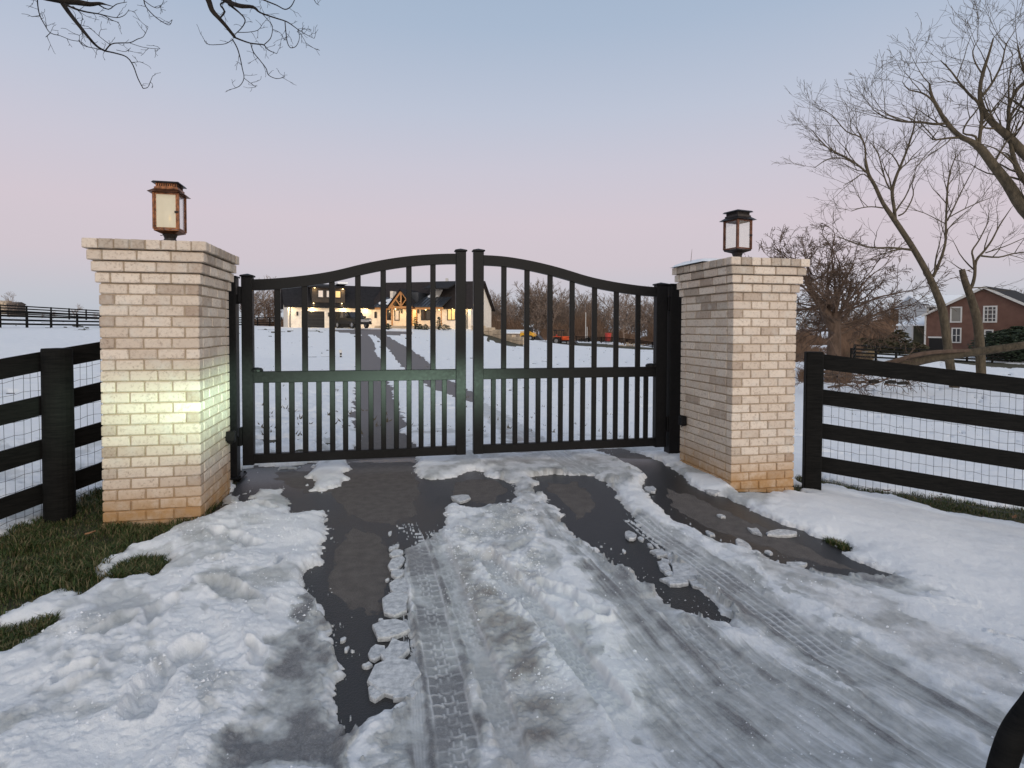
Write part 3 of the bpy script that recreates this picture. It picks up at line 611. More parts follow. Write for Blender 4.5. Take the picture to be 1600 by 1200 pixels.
# ------------------------------------------------------------------ gate
YG = 6.10; TG = .055
HGT = lambda px, py: ony(px, py, YG)
def ctop(pts): return [(HGT(a, b)[0], HGT(a, b)[2]) for a, b in pts]
def leaf(left, label):
    if left:
        xh0, xh1 = HGT(378.5, 500)[0], HGT(396, 500)[0]; xm0, xm1 = HGT(712, 500)[0], HGT(727.5, 500)[0]; zh = HGT(387, 433)[2]; zm = HGT(720, 393.5)[2]
        crv = ctop([(396, 437), (430, 435.5), (467, 432), (505, 427), (530, 422), (567, 412.5), (605, 405), (642, 400), (680, 397.3), (712, 396.5)])
        up = [434, 476.5, 519, 559.5, 599, 639, 676.5]
    else:
        xh0, xh1 = HGT(1023.5, 500)[0], HGT(1040.5, 500)[0]; xm0, xm1 = HGT(739.5, 500)[0], HGT(755, 500)[0]; zh = HGT(1031, 446)[2]; zm = HGT(747, 393.5)[2]
        crv = ctop([(755, 399), (785, 400.5), (820, 406), (850, 412.5), (882, 421), (916, 432), (950, 439.5), (985, 445), (1010, 448), (1024, 449)])
        up = [787, 823, 859, 893.5, 928.5, 962.5, 996.5]
    zb = HGT(720, 709.5)[2]; root = empty('gate_leaf', ((xh0+xm1)/2, YG, zb), label, 'gate', 'driveway gate leaves')
    def bar(nm, x0, x1, z0, z1, t=TG, par=root, oy=0):
        b = MB(); b.cham(x0, x1, YG-t/2+oy, YG+t/2+oy, z0, z1, .004); return b.build(nm, BLACK, par, rel=True)
    lo, hi = min(xh1, xm0, xh0, xm1), 0
    sh = bar('hinge_stile', xh0, xh1, zb-.012, zh, .085); sm = bar('meeting_stile', xm0, xm1, zb, zm, .085)
    for a, b_, z in ((xh0, xh1, zh), (xm0, xm1, zm)):
        b = MB(); b.cham(a-.012, b_+.012, YG-.055, YG+.055, z, z+.018, .005)
        b.add([(a-.008, YG-.05, z+.018), (b_+.008, YG-.05, z+.018), (b_+.008, YG+.05, z+.018), (a-.008, YG+.05, z+.018), ((a+b_)/2, YG, z+.035)], [(0, 1, 4), (1, 2, 4), (2, 3, 4), (3, 0, 4)])
        b.build('stile_cap', BLACK, root, rel=True)
    xi0, xi1 = (xh1, xm0) if left else (xm1, xh0)
    th = .108; cx_ = [c[0] for c in crv]; cz_ = [c[1] for c in crv]; n = 40
    xs = np.linspace(xi0-.004, xi1+.004, n); zs = np.interp(xs, cx_, cz_)
    k = np.ones(5)/5; zp = np.concatenate([[zs[0]]*2, zs, [zs[-1]]*2]); zs = np.convolve(zp, k, 'valid')
    poly = [(xs[i], zs[i]-th) for i in range(n)]+[(xs[i], zs[i]) for i in reversed(range(n))]
    b = MB(); y0, y1 = YG-TG/2-.004, YG+TG/2+.004
    for i in range(n-1): pass
    vs = [];
    for i in range(n): vs += [(xs[i], y0, zs[i]-th), (xs[i], y0, zs[i]), (xs[i], y1, zs[i]), (xs[i], y1, zs[i]-th)]
    fs = [(0, 1, 2, 3), tuple(reversed([4*(n-1)+q for q in range(4)]))]
    for i in range(n-1):
        for q in range(4): fs.append((4*i+q, 4*i+4+q, 4*i+4+(q+1) % 4, 4*i+(q+1) % 4))
    b.add(vs, fs); b.build('arched_top_rail', BLACK, root, rel=True)
    zm0, zm1 = HGT(560 if left else 890, 598 if left else 588.5)[2], HGT(560 if left else 890, 580.5 if left else 573.5)[2]
    z0 = (HGT(560, 598)[2]+HGT(890, 588)[2])/2; z1 = (HGT(560, 580)[2]+HGT(890, 573)[2])/2
    bar('middle_rail', xi0-.003, xi1+.003, z0, z1, TG+.008); bt = HGT(560, 702.5)[2]; bar('bottom_rail', xi0-.003, xi1+.003, zb+.001, bt, TG+.008)
    xu = [HGT(p, 520)[0] for p in up]; pw = .050
    for xx in xu: bar('picket', xx-pw/2-.003, xx+pw/2+.003, z1-.003, float(np.interp(xx, xs, zs))-th+.004, .034)
    ed = [xi0]+xu+[xi1]; low = list(xu)+[(ed[i]+ed[i+1])/2 for i in range(8)]
    for xx in sorted(low): bar('lower_picket', xx-pw/2-.001, xx+pw/2+.001, bt-.003, z0+.003, .034)
    # hinge arms and the small domed end caps over the middle rail
    s = -1 if left else 1; hx = xh0 if left else xh1
    xa, xb = (hx-.10, hx) if left else (hx, hx+.09)
    for zz, hh_ in ((HGT(hx and 387 if left else 1031, 468 if left else 480)[2], .13), (HGT(387, 688)[2] if left else HGT(1031, 668)[2], .15)):
        b = MB(); b.cham(min(xa, xb)+.0, max(xa, xb)-.0, YG-.05, YG+.0, zz-.045, zz+.045, .006); b.cham((hx-.03) if left else hx-.0, (hx-.0) if left else hx+.03, YG-.06, YG+.02, zz-hh_/2+.03, zz+hh_/2+.06, .006)
        b.tube([(xa+.02 if left else xb-.02, YG-.02, zz-.08), (xa+.02 if left else xb-.02, YG-.02, zz+.08)], .018, 8); b.build('hinge', BLACK, root, rel=True)
    dx = HGT(401, 577)[0] if left else HGT(1017, 568)[0]
    b = MB(); b.lathe([(.062, z1+.001), (.06, z1+.02), (.045, z1+.034), (.012, z1+.04)], 14, (dx, YG, 0)); b.build('latch_dome', BLACK, root, rel=True)
    return root
leaf(True, 'left leaf of the black arched driveway gate, greenish where the headlight falls on it')
leaf(False, 'right leaf of the black arched driveway gate, hung beside the unlit pillar')
def gatepost(px0, px1, ztop_px, label):
    a, b_ = HGT(px0, 550)[0], HGT(px1, 550)[0]; zt = HGT((px0+px1)/2, ztop_px)[2]; root = empty('gate_post', ((a+b_)/2, YG, 0), label, 'gate post', 'steel posts carrying the gate leaves')
    b = MB(); b.cham(a, b_, YG-.07, YG+.07, -.1, zt, .006); b.build('post', BLACK, root, rel=True)
    b = MB(); b.cham(a-.012, b_+.012, YG-.082, YG+.082, zt, zt+.015, .005); b.build('post_cap', BLACK, root, rel=True)
    b = MB(); b.cham(a-.05, b_+.05, YG-.12, YG+.12, .01, .03, .004)
    for sx_ in (a-.03, b_+.03):
        for sy_ in (YG-.10, YG+.10): b.lathe([(.012, .03), (.012, .045)], 6, (sx_, sy_, 0))
    b.build('base_plate', BLACK, root, rel=True)
gatepost(353, 371.5, 434, 'black steel hinge post squeezed behind the left lit pillar')
gatepost(1043, 1066, 446, 'black steel hinge post beside the right unlit pillar')
# safety beam sensors on the inner faces of the pillars
def sensor(x, px, py, side, label):
    d = ray(px, py); p = EYE+d*((x)/d[0]); s = -1 if side == 'R' else 1
    root = empty('beam_sensor', p, label, 'sensor'); 
    M = Matrix.Translation((p[0]+s*.035, p[1], p[2]))
    b = MB(); b.cham(-.032, .032, -.045, .045, -.052, .052, .012, M); b.build('housing', BLACK, root, rel=True)
    b = MB(); b.cham(-.040, -.0 if side == 'R' else .040, -.055, -.043, -.04, .045, .004, M @ Matrix.Rotation(-.25, 4, 'X')); b.build('hood', BLACK, root, rel=True)
    b = MB(); b.tube([(p[0]+s*.03, p[1], p[2]-.05), (p[0]+s*.035, p[1]+.03, p[2]-.075), (p[0]+s*.004, p[1]+.06, p[2]-.07)], .004, 5); b.build('cable', BLACK, root, rel=True)
sensor(3.090, 1071, 657, 'R', 'small black beam sensor fixed to the inner face of the right pillar')
sensor(-1.408, 355, 683, 'L', 'small black box sensor on the inner edge of the left pillar')

# ------------------------------------------------------------------ lanterns
def lantern(cx, cy, z, rz, s, label, lit, tall=1.0):
    root = empty('pillar_lantern', (cx, cy, z), label, 'lantern', 'copper lanterns on the gate pillars', rz)
    CO = COPPER if lit else COPPER2; DK = DKCOP
    w = .100*s; h0 = .085*s; h1 = .40*s*tall
    def mk(nm, m, mat, par=root, sm=False): return m.build(nm, mat, par, smooth=sm)
    b = MB(); b.lathe([(.095*s, -.048), (.095*s, -.040), (.050*s, -.036), (.050*s, -.004), (.070*s, .0), (.070*s, .008*s), (.052*s, .012*s), (.047*s, .03*s), (.055*s, .05*s), (.062*s, .066*s), (.04*s, .075*s)], 16); mk('pier_mount', b, DK)
    b = MB()                                                                # flared tray under the body
    for a0, z0, a1, z1 in ((.045*s, .062*s, w*1.02, h0),):
        b.add([(-a0, -a0, z0), (a0, -a0, z0), (a0, a0, z0), (-a0, a0, z0), (-a1, -a1, z1), (a1, -a1, z1), (a1, a1, z1), (-a1, a1, z1)], [(3, 2, 1, 0), (4, 5, 6, 7), (0, 1, 5, 4), (1, 2, 6, 5), (2, 3, 7, 6), (3, 0, 4, 7)])
    b.cham(-w*1.02, w*1.02, -w*1.02, w*1.02, h0, h0+.014*s, .003*s); mk('tray', b, CO if lit else DK)
    t = .0085*s
    for sx_ in (-1, 1):
        for sy_ in (-1, 1): b = MB(); b.cham(sx_*w-t, sx_*w+t, sy_*w-t, sy_*w+t, h0+.013*s, h1, .002*s); mk('corner_bar', b, CO)
    for k in range(4):
        M = Matrix.Rotation(k*math.pi/2, 4, 'Z'); fr = MB(); q = .010*s; zi0, zi1 = h0+.016*s, h1-.002*s
        fr.box(-w+t, -w+t+q*1.3, -w-.002*s, -w+.008*s, zi0, zi1, M); fr.box(w-t-q*1.3, w-t, -w-.002*s, -w+.008*s, zi0, zi1, M)
        fr.box(-w+t+q*1.3, w-t-q*1.3, -w-.002*s, -w+.008*s, zi0, zi0+q*1.4, M); fr.box(-w+t+q*1.3, w-t-q*1.3, -w-.002*s, -w+.008*s, zi1-q*1.4, zi1, M)
        f_ = mk('door_frame' if k == 0 else 'side_frame', fr, CO)
        g = MB(); g.box(-w+t+q*1.3, w-t-q*1.3, -w+.001*s, -w+.003*s, zi0+q*1.4, zi1-q*1.4, M); mk('pane', g, SUNSETPANE if (lit and k == 0) else GLASS, f_)
    b = MB(); b.cham(w-.03*s, w+.004*s, -w-.010*s, -w-.002*s, (h0+h1)/2-.010*s, (h0+h1)/2+.010*s, .002*s); b.tube([(w-.012*s, -w-.008*s, (h0+h1)/2), (w-.012*s, -w-.026*s, (h0+h1)/2)], .005*s, 6); mk('latch', b, DK)
    # roof: sloped brim, vented drum, small upper brim
    def fr_(b, a0, z0, a1, z1): b.add([(-a0, -a0, z0), (a0, -a0, z0), (a0, a0, z0), (-a0, a0, z0), (-a1, -a1, z1), (a1, -a1, z1), (a1, a1, z1), (-a1, a1, z1)], [(3, 2, 1, 0), (4, 5, 6, 7), (0, 1, 5, 4), (1, 2, 6, 5), (2, 3, 7, 6), (3, 0, 4, 7)])
    b = MB(); fr_(b, w*1.08, h1, w*1.08, h1+.006*s); fr_(b, w*1.40, h1+.001*s, w*.98, h1+.034*s); mk('roof_brim', b, CO if lit else DK)
    b = MB(); fr_(b, w*.96, h1+.033*s, w*.96, h1+.052*s); fr_(b, w*.86, h1+.052*s, w*.86, h1+.088*s); mk('vent_drum', b, CO if lit else DK)
    b = MB()
    for k in range(4):
        M = Matrix.Rotation(k*math.pi/2, 4, 'Z')
        for j in range(9): xx = -w*.72+j*w*.18; b.box(xx-.004*s, xx+.004*s, -w*.865-.001*s, -w*.86, h1+.060*s, h1+.080*s, M)
    mk('vent_slots', b, FENCE)
    b = MB(); fr_(b, w*1.14, h1+.087*s, w*1.02, h1+.102*s); fr_(b, w*1.02, h1+.102*s, w*.2, h1+.112*s); mk('roof_cap', b, DK)
    b = MB(); b.lathe([(.012*s, h0+.014*s), (.012*s, h0+.06*s), (.006*s, h0+.075*s), (.006*s, h0+.10*s)], 8); mk('burner', b, DK)
    for sx_ in (-1, 1):
        b = MB(); pts = [(sx_*(w*.55+.016*s*math.cos(a)), -w*.55, h0-.022*s+.016*s*math.sin(a)) for a in np.linspace(1.2, 5.2, 8)]; b.tube(pts, .0032*s, 5); mk('scroll', b, DK)
    if lit:
        b = MB(); b.lathe([(.002, h0+.10*s), (.012*s, h0+.118*s), (.009*s, h0+.14*s), (.001, h0+.165*s)], 8); mk('flame', b, FLAME)
    return root
m = Mat('gas_flame', (1, .6, .2)); m.emit((1, .62, .22), 6); FLAME = m.m
lx = ony(266, 376, PYL+.42)
lantern(lx[0], PYL+.42, 2.190, 0.02, .90, 'copper lantern with a cream pane, sunset reflection painted in, on the left lit pillar', True, 1.06)
lx = ony(1152, 401, PYR+.47)
lantern(lx[0], PYR+.47, 2.192, .20, .90, 'dark copper lantern with clear panes on the right unlit pillar', False, 1.05)

# ------------------------------------------------------------------ near board fences with wire
def near_fence(A, B, zA, zB, posts, post_r, post_top, label, wires=.058, boardh=.150, pitch=.341, round_post=False, ext=0.0):
    "A, B ground points (x, y); zA, zB top of the top board there"
    A = np.array(A); B = np.array(B); L = np.linalg.norm(B-A); u = (B-A)/L; nrm = np.array([-u[1], u[0]])
    if np.dot(nrm, (A+B)/2) > 0: nrm = -nrm           # towards the camera
    root = empty('board_fence', (A[0], A[1], 0), label, 'fence')
    ends = sorted([0]+[p for p in posts if 0 < p < L]+[L])
    for k in range(4):
        for i in range(len(ends)-1):
            a, b_ = ends[i], ends[i+1]; pa = A+u*(a+.004); pb = A+u*(b_-.004); za = zA+(zB-zA)*a/L-k*pitch+rng.uniform(-.006, .006); zb_ = zA+(zB-zA)*b_/L-k*pitch+rng.uniform(-.006, .006); t = .012
            b = MB(); o = -nrm*.03
            vs = []
            for P_, z in ((pa, za), (pb, zb_)):
                for s_ in (-t, t):
                    q = P_+o+nrm*s_; vs += [(q[0], q[1], z-boardh), (q[0], q[1], z)]
            b.add(vs, [(0, 1, 3, 2), (4, 6, 7, 5), (0, 4, 5, 1), (2, 3, 7, 6), (1, 5, 7, 3), (0, 2, 6, 4)]); b.build('board', FENCE, root, rel=True)
    for p in posts:
        P_ = A+u*p; z = zA+(zB-zA)*p/L+post_top; g = float(T(P_[0], P_[1]))
        b = MB(); q = P_+nrm*(post_r*.6)
        if round_post: b.lathe([(post_r, g-.1), (post_r*.99, g+.5), (post_r*.97, z-.012), (post_r*.93, z), (.01, z+.004)], 20, (q[0], q[1], 0))
        else:
            M = Matrix.Translation((q[0], q[1], 0)) @ Matrix.Rotation(math.atan2(u[1], u[0]), 4, 'Z'); b.cham(-post_r, post_r, -post_r, post_r, g-.1, z, .008, M)
        b.build('post', FENCE, root, rel=True, smooth=False)
    w = MB(); off = -nrm*.048; n = int(L/wires); zb0, zb1 = zA-1.32, zB-1.32
    for i in range(n+1):
        p = A+u*(i*wires)+off; f = i/n; zt = zA+(zB-zA)*f-.03; lean = .012*math.sin(i*1.7); w.tube([(p[0], p[1], zt-1.24), (p[0]+lean*u[0], p[1]+lean*u[1], zt)], .0017, 3, False)
    k = 0; zz = .08
    while zz < 1.24:
        pts = [];
        for i in range(n+1):
            p = A+u*(i*wires)+off; f = i/n; pts.append((p[0], p[1], zA+(zB-zA)*f-zz+.006*math.sin(i*1.9+k)+.004*math.sin(i*.7)))
        w.tube(pts, .0019, 3, False); zz += .105; k += 1
    w.build('wire_mesh', WIRE, root, rel=True)
    return root
a = at(157, 535, 4.86); b_ = at(0, 561, 4.20); ex = (b_-a)*1.35; pL = a+ex
A_, B_ = a[:2]-(b_-a)[:2]*.04, pL[:2]
u_ = (b_-a)[:2]; Lab = np.linalg.norm(u_)
tpost = at(86, 545, 4.5); dpost = float(np.dot(tpost[:2]-A_, u_/Lab))
near_fence(A_, B_, a[2], pL[2], [dpost, dpost+2.2], .105, .020, 'black four-board fence with wire mesh running left from the lit pillar', round_post=True)
a = at(1258, 551, 5.68); b_ = at(1600, 591, 5.14); pR = a+(b_-a)*1.5; A_, B_ = a[:2], pR[:2]
near_fence(A_, B_, a[2], pR[2], [.07, 2.60], .075, .02, 'black four-board fence with wire mesh running right from the unlit pillar', wires=.062, pitch=.337)
# second post jammed against the pillar
def far_fence(pts_px, label, bw=.14, group=None, nb=4, Hf=1.30, posts=True, sp=2.44):
    "pts: (px, py of the ground line, distance)"
    P3 = [at(a, b, d) for a, b, d in pts_px]; root = empty('board_fence', (P3[0][0], P3[0][1], P3[0][2]), label, 'fence', group)
    pth = []
    for i in range(len(P3)-1):
        L = np.linalg.norm((P3[i+1]-P3[i])[:2]); n = max(1, int(round(L/sp)))
        for k in range(n): pth.append(P3[i]+(P3[i+1]-P3[i])*k/n)
    pth.append(P3[-1]); mp = None
    b = MB(); b.box(-.065, .065, -.065, .065, -.3, Hf+.03); mp = b.mesh('post', FENCE)
    for i, p in enumerate(pth):
        o = link('post', mp, root); o.location = Vector([float(c) for c in p])-root.location
        if i < len(pth)-1:
            q = pth[i+1]; d = q-p; L = float(np.linalg.norm(d[:2])); az_ = math.atan2(d[1], d[0]); tilt = math.atan2(d[2], L)
            key = ('b', round(L, 2))
            if key not in far_fence.c:
                bb = MB(); bb.box(0, L, -.08, -.055, -bw/2, bw/2); far_fence.c[key] = bb.mesh('board', FENCE)
            for k in range(nb):
                o = link('board', far_fence.c[key], root); o.location = Vector([float(c) for c in p])+Vector((0, 0, Hf-.07-k*(Hf-.10)/nb))-root.location; o.rotation_euler = (0, -tilt, az_)
    return root
far_fence.c = {}
far_fence([(-160, 512, 34), (0, 513, 42), (80, 513.5, 47), (157, 513.5, 53), (200, 513.5, 58), (360, 511, 75), (440, 510, 84)], 'black board fence crossing the far left field, nearer of two')
far_fence([(-100, 490, 56), (0, 494, 64), (80, 497, 70), (160, 500.5, 76), (300, 504, 90)], 'black board fence along the far left rise, farther of two')
far_fence([(1335, 563, 47), (1400, 566, 49.5), (1470, 569.5, 51.5), (1550, 573, 53), (1640, 577, 55)], 'black board fence beyond the two leaning trees, before the brick house')
far_fence([(1330, 571, 44), (1335, 563, 47)], 'short side run of black board fence by the bushy tree')
far_fence([(900, 534, 104), (960, 536, 100), (1000, 541, 96), (1060, 550, 90)], 'low dark board fence along the foot of the far brown wood', Hf=1.0)

# ------------------------------------------------------------------ the lit farmhouse beyond the gate
STUC = flat('cream_painted_stone', (.80, .72, .62), .85, 0, .12, 3, .3); ROOF = flat('dark_shingles', (.020, .019, .021), .85, 0, .3, 3, .5, .2)
ROOFB = flat('brown_black_shingles', (.030, .024, .023), .85, 0, .3, 3, .5, .2); METR = flat('dark_standing_seam', (.05, .055, .065), .35, .4, .15, 2)
TIMB = flat('cedar_timber', (.52, .24, .08), .6, 0, .2, 5); SIDING = flat('brown_siding', (.055, .042, .034), .8, 0, .2, 3); DKG = flat('dark_frame', (.012, .011, .012), .5)
m = Mat('dusk_window', (.03, .03, .035), .08); GLS = m.m
m = Mat('lit_window', (.5, .35, .15), .3); m.emit((1, .62, .25), .75); LITW = m.m
m = Mat('painted_reflection', (.55, .50, .47), .15); m.emit((1, .8, .65), .18); REFW = m.m  # reflection put into the glass as pale colour and a weak glow
m = Mat('soffit_lamp', (1, .9, .6)); m.emit((1, .74, .34), 4); LAMPM = m.m
STONE = flat('tan_stone', (.50, .40, .29), .9, 0, .25, 1.5, .5); WHT = flat('white_trim', (.55, .54, .52), .6, 0, .06, 3); GDR = flat('black_glazed_door', (.012, .012, .014), .4, 0, .2, 3, 0, .25); INSHADE = flat('painted_interior_shade', (.010, .009, .009), .9)  # near-black slabs in the openings paint in the shade indoors
class Wall:
    "a vertical plane: origin on the ground, u along it, b into the building"
    def __init__(s, O, u, z0): s.O = np.array(O); s.u = np.array(u)/np.linalg.norm(u); s.b = np.array([-s.u[1], s.u[0]]); s.z0 = z0; s.M = Matrix(((s.u[0], s.b[0], 0, s.O[0]), (s.u[1], s.b[1], 0, s.O[1]), (0, 0, 1, 0), (0, 0, 0, 1)))
    def hit(s, px, py, y=0.0):
        d = ray(px, py); A = np.array([[d[0], -s.u[0]], [d[1], -s.u[1]]]); t, q = np.linalg.solve(A, s.O+s.b*y-EYE[:2]); return q, EYE[2]+d[2]*t
    def rect(s, x0, y0, x1, y1, y=0.0):
        a, z1 = s.hit(x0, y0, y); b, z0 = s.hit(x1, y1, y); return min(a, b), max(a, b), min(z0, z1), max(z0, z1)
    def box(s, nm, mat, par, x0, x1, y0, y1, z0, z1): b = MB(); b.box(x0, x1, y0, y1, z0, z1, s.M); return b.build(nm, mat, par, rel=True)
    def win(s, px, par, glass, frame=None, y=0.0, fw=.10, mull=1, nm='window', bars=0):
        a, b_, z0, z1 = s.rect(*px, y=y); frame = frame or DKG; f = MB()
        for q in ((a, a+fw, z0, z1), (b_-fw, b_, z0, z1), (a+fw, b_-fw, z0, z0+fw), (a+fw, b_-fw, z1-fw, z1)): f.box(q[0], q[1], y-.06, y+.02, q[2], q[3], s.M)
        for k in range(1, mull): xx = a+(b_-a)*k/mull; f.box(xx-.035, xx+.035, y-.05, y+.02, z0+fw, z1-fw, s.M)
        for k in range(1, bars+1): zz = z0+(z1-z0)*k/(bars+1); f.box(a+fw, b_-fw, y-.045, y+.02, zz-.03, zz+.03, s.M)
        o = f.build(nm, frame, par, rel=True); n = max(1, mull); w_ = (b_-a-2*fw)/n
        for k in range(n):
            g = MB(); g.box(a+fw+w_*k+.035*(k > 0), a+fw+w_*(k+1)-.035*(k < n-1), y-.015, y-.005, z0+fw, z1-fw, s.M); gp = g.build('pane', glass, None); gp.parent = o; gp.matrix_parent_inverse = Matrix.Translation(par.location).inverted()
            gp.location = (0, 0, 0)
        return a, b_, z0, z1
def pfix(o, par): pass
def gable(W, nm_roof, mat_roof, par, x0, x1, D, ze, zr, over=.45, wallmat=None, th=.16, left=True, right=True, ridge=.5):
    "walls up to the eaves, gable triangles, two roof slabs"
    yr = D*ridge; b = MB(); z0 = W.z0
    b.add([W.M @ Vector(v) for v in [(x0, 0, z0), (x1, 0, z0), (x1, D, z0), (x0, D, z0), (x0, 0, ze), (x1, 0, ze), (x1, D, ze), (x0, D, ze), (x0, yr, zr-.05), (x1, yr, zr-.05)]],
          [(0, 1, 5, 4), (2, 3, 7, 6), (1, 2, 6, 9, 5), (3, 0, 4, 8, 7), (4, 5, 9, 8), (6, 7, 8, 9)])
    b.build('wall', wallmat, par, rel=True); sl = (zr-ze)/yr; sl2 = (zr-ze)/(D-yr)
    for (ya, za, yb, zb) in ((-over, ze-over*sl, yr, zr), (D+over, ze-over*sl2, yr, zr)):
        b = MB(); b.add([W.M @ Vector(v) for v in [(x0-over, ya, za), (x1+over, ya, za), (x1+over, yb, zb), (x0-over, yb, zb), (x0-over, ya, za+th), (x1+over, ya, za+th), (x1+over, yb, zb+th), (x0-over, yb, zb+th)]],
              [(3, 2, 1, 0), (4, 5, 6, 7), (0, 1, 5, 4), (1, 2, 6, 5), (2, 3, 7, 6), (3, 0, 4, 7)]); b.build(nm_roof, mat_roof, par, rel=True)

OG = cf((450-800)/900*69.5, 69.5); uG = RH*.90+FH*.42; zG = 1.18
G1 = Wall(OG, uG, zG); xe, _ = G1.hit(583, 500)
OM = OG+G1.u*xe; uM = RH*.972-FH*.235; M1 = Wall(OM, uM, zG); xr, _ = M1.hit(736, 500)
house = empty('farmhouse', (OM[0], OM[1], zG), 'long cream farmhouse with dark roofs, two garage doors and warm porch lights', 'house')
_, zeG = G1.hit(500, 477.5); _, zrG = G1.hit(520, 447.5, 4.2); gable(G1, 'roof', ROOF, house, 0, xe+4.2, 8.4, zeG, zrG, wallmat=STUC)
_, zeM = M1.hit(660, 479.5); _, zrM = M1.hit(660, 442.5, 4.6); gable(M1, 'roof', ROOFB, house, 0, xr, 9.2, zeM, zrM, wallmat=STUC)
# garage
for i, (px, lab) in enumerate((((471, 486, 507, 512), 'closed dark glazed garage door with thin rails'), ((518, 487, 557, 513), 'open garage doorway, inner shade painted black'))):
    a, b_, z0, z1 = G1.rect(*px); o = G1.box('garage_door', INSHADE if i else GDR, house, a, b_, -.03, .25, zG+.01, z1); o['label'] = lab
    if i == 0:
        for k in range(1, 5): r_ = MB(); zz = zG+(z1-zG)*k/5; r_.box(a, b_, -.06, -.03, zz-.03, zz+.03, G1.M); q = r_.build('door_rail', DKG, house, rel=True)
    for (x0, x1, z_0, z_1) in ((a-.12, a, zG+.01, z1+.12), (b_, b_+.12, zG+.01, z1+.12), (a, b_, z1, z1+.12)): G1.box('door_trim', STUC, house, x0, x1, -.07, .02, z_0, z_1)
a, b_, z0, z1 = G1.rect(488, 447.5, 539.5, 472); dz = 1.5
G1.box('dormer', SIDING, house, a, b_, .25, 4.0, z0-.1, z1-.1); db = MB()
db.add([G1.M @ Vector(v) for v in [(a-.4, -.25, z1-.15), (b_+.4, -.25, z1-.15), (b_+.4, 4.2, z1+.45), (a-.4, 4.2, z1+.45), (a-.4, -.25, z1+.05), (b_+.4, -.25, z1+.05), (b_+.4, 4.2, z1+.62), (a-.4, 4.2, z1+.62)]],
       [(3, 2, 1, 0), (4, 5, 6, 7), (0, 1, 5, 4), (1, 2, 6, 5), (2, 3, 7, 6), (3, 0, 4, 7)]); db.build('dormer_roof', ROOF, house, rel=True)
G1.win((496, 452.5, 506, 465.5), house, REFW, y=.22); G1.win((509, 453, 515.5, 465.5), house, REFW, y=.22); G1.win((523, 453.5, 533, 466), house, LITW, y=.22)
G1.box('snow_ledge', PWH, house, a+3.0, b_+.3, -.1, 3.6, z1+.42, z1+.66)
def lampspot(W, px, py, y, power, size=.10, par=house):
    q, z = W.hit(px, py, y); p = W.M @ Vector((q, y, z)); b = MB(); b.lathe([(size*.4, 0), (size, -.06), (size*.8, -.12)], 8, p); b.build('soffit_light', LAMPM, par, rel=True)
    l = bpy.data.lights.new('house_light', 'POINT'); l.energy = power*1.8; l.color = (1, .70, .34); l.shadow_soft_size = .12; lo = bpy.data.objects.new('house_light', l); COL.objects.link(lo); lo.location = (p.x-W.b[0]*.12, p.y-W.b[1]*.12, p.z-.25)
for px, py in ((451, 479), (488, 480.5), (537, 480.5), (571.5, 480.5)): lampspot(G1, px, py, -.30, 26)
for px, py in ((491.5, 448.5), (535.5, 451)): lampspot(G1, px, py, .05, 9)
for px, py in ((490, 473), (534, 473.5)): lampspot(G1, px, py, -.1, 5, .07)
for px, py in ((464.5, 489.5), (513.8, 491)): a, z = G1.hit(px, py); G1.box('wall_sconce', DKG, house, a-.10, a+.10, -.16, -.002, z-.28, z+.2)
a, z = G1.hit(453, 495); G1.box('downpipe', DKG, house, a-.05, a+.05, -.12, -.01, zG, zeG-.1)
# porch on the main wing
def mrect(px, y=0.): return M1.rect(*px, y=y)
PY = -2.4
ta, _ = M1.hit(611.5, 476, PY); tb_, _ = M1.hit(641.5, 476, PY); _, zb1 = M1.hit(626, 478.8, PY); _, zb0 = M1.hit(626, 481.8, PY); _, zap = M1.hit(626, 455.5, PY); tc_ = (ta+tb_)/2
def beam(p, q, w, nm='truss_beam', y=PY): b = MB(); P_, Q = M1.M @ Vector((p[0], y, p[1])), M1.M @ Vector((q[0], y, q[1])); b.tube([P_, Q], w, 4); return b.build(nm, TIMB, house, rel=True)
beam((ta-.3, (zb0+zb1)/2), (tb_+.3, (zb0+zb1)/2), .19); beam((ta-.2, zb1), (tc_, zap), .14); beam((tb_+.2, zb1), (tc_, zap), .14); beam((tc_, zb1), (tc_, zap), .11)
for s_ in (-1, 1): beam((tc_, zb1), (tc_+s_*(tb_-ta)*.27, zb1+(zap-zb1)*.48), .09); beam((tc_+s_*(tb_-ta)*.34, zb1), (tc_+s_*(tb_-ta)*.46, zb1+(zap-zb1)*.1), .07)
for xx in (ta+.1, tb_-.1): beam((xx, zG+.45), (xx, zb0), .15, 'porch_post')
q3, _ = M1.hit(690, 490, PY+.4); 
for px in (603.5, 689.5): q, z = M1.hit(px, 480, PY+.5); beam((q, zG+.4), (q, z-.1), .10, 'porch_post', y=PY+.5)
b = MB()
for s_ in (-1, 1):
    e_ = tc_+s_*((tb_-ta)/2+.55); zz = zb1-.25
    b.add([M1.M @ Vector(v) for v in [(e_, PY-.3, zz), (tc_, PY-.3, zap+.2), (tc_, 3.6, zap+.2), (e_, 3.6, zz), (e_, PY-.3, zz+.16), (tc_, PY-.3, zap+.38), (tc_, 3.6, zap+.38), (e_, 3.6, zz+.16)]],
          [(3, 2, 1, 0), (4, 5, 6, 7), (0, 1, 5, 4), (1, 2, 6, 5), (2, 3, 7, 6), (3, 0, 4, 7)])
b.build('porch_gable_roof', ROOF, house, rel=True)
xa_, _ = M1.hit(588, 480, -2); xb_, _ = M1.hit(693, 480, -2); _, zl0 = M1.hit(660, 479.8, -2.4); _, zl1 = M1.hit(660, 465.5, .6)
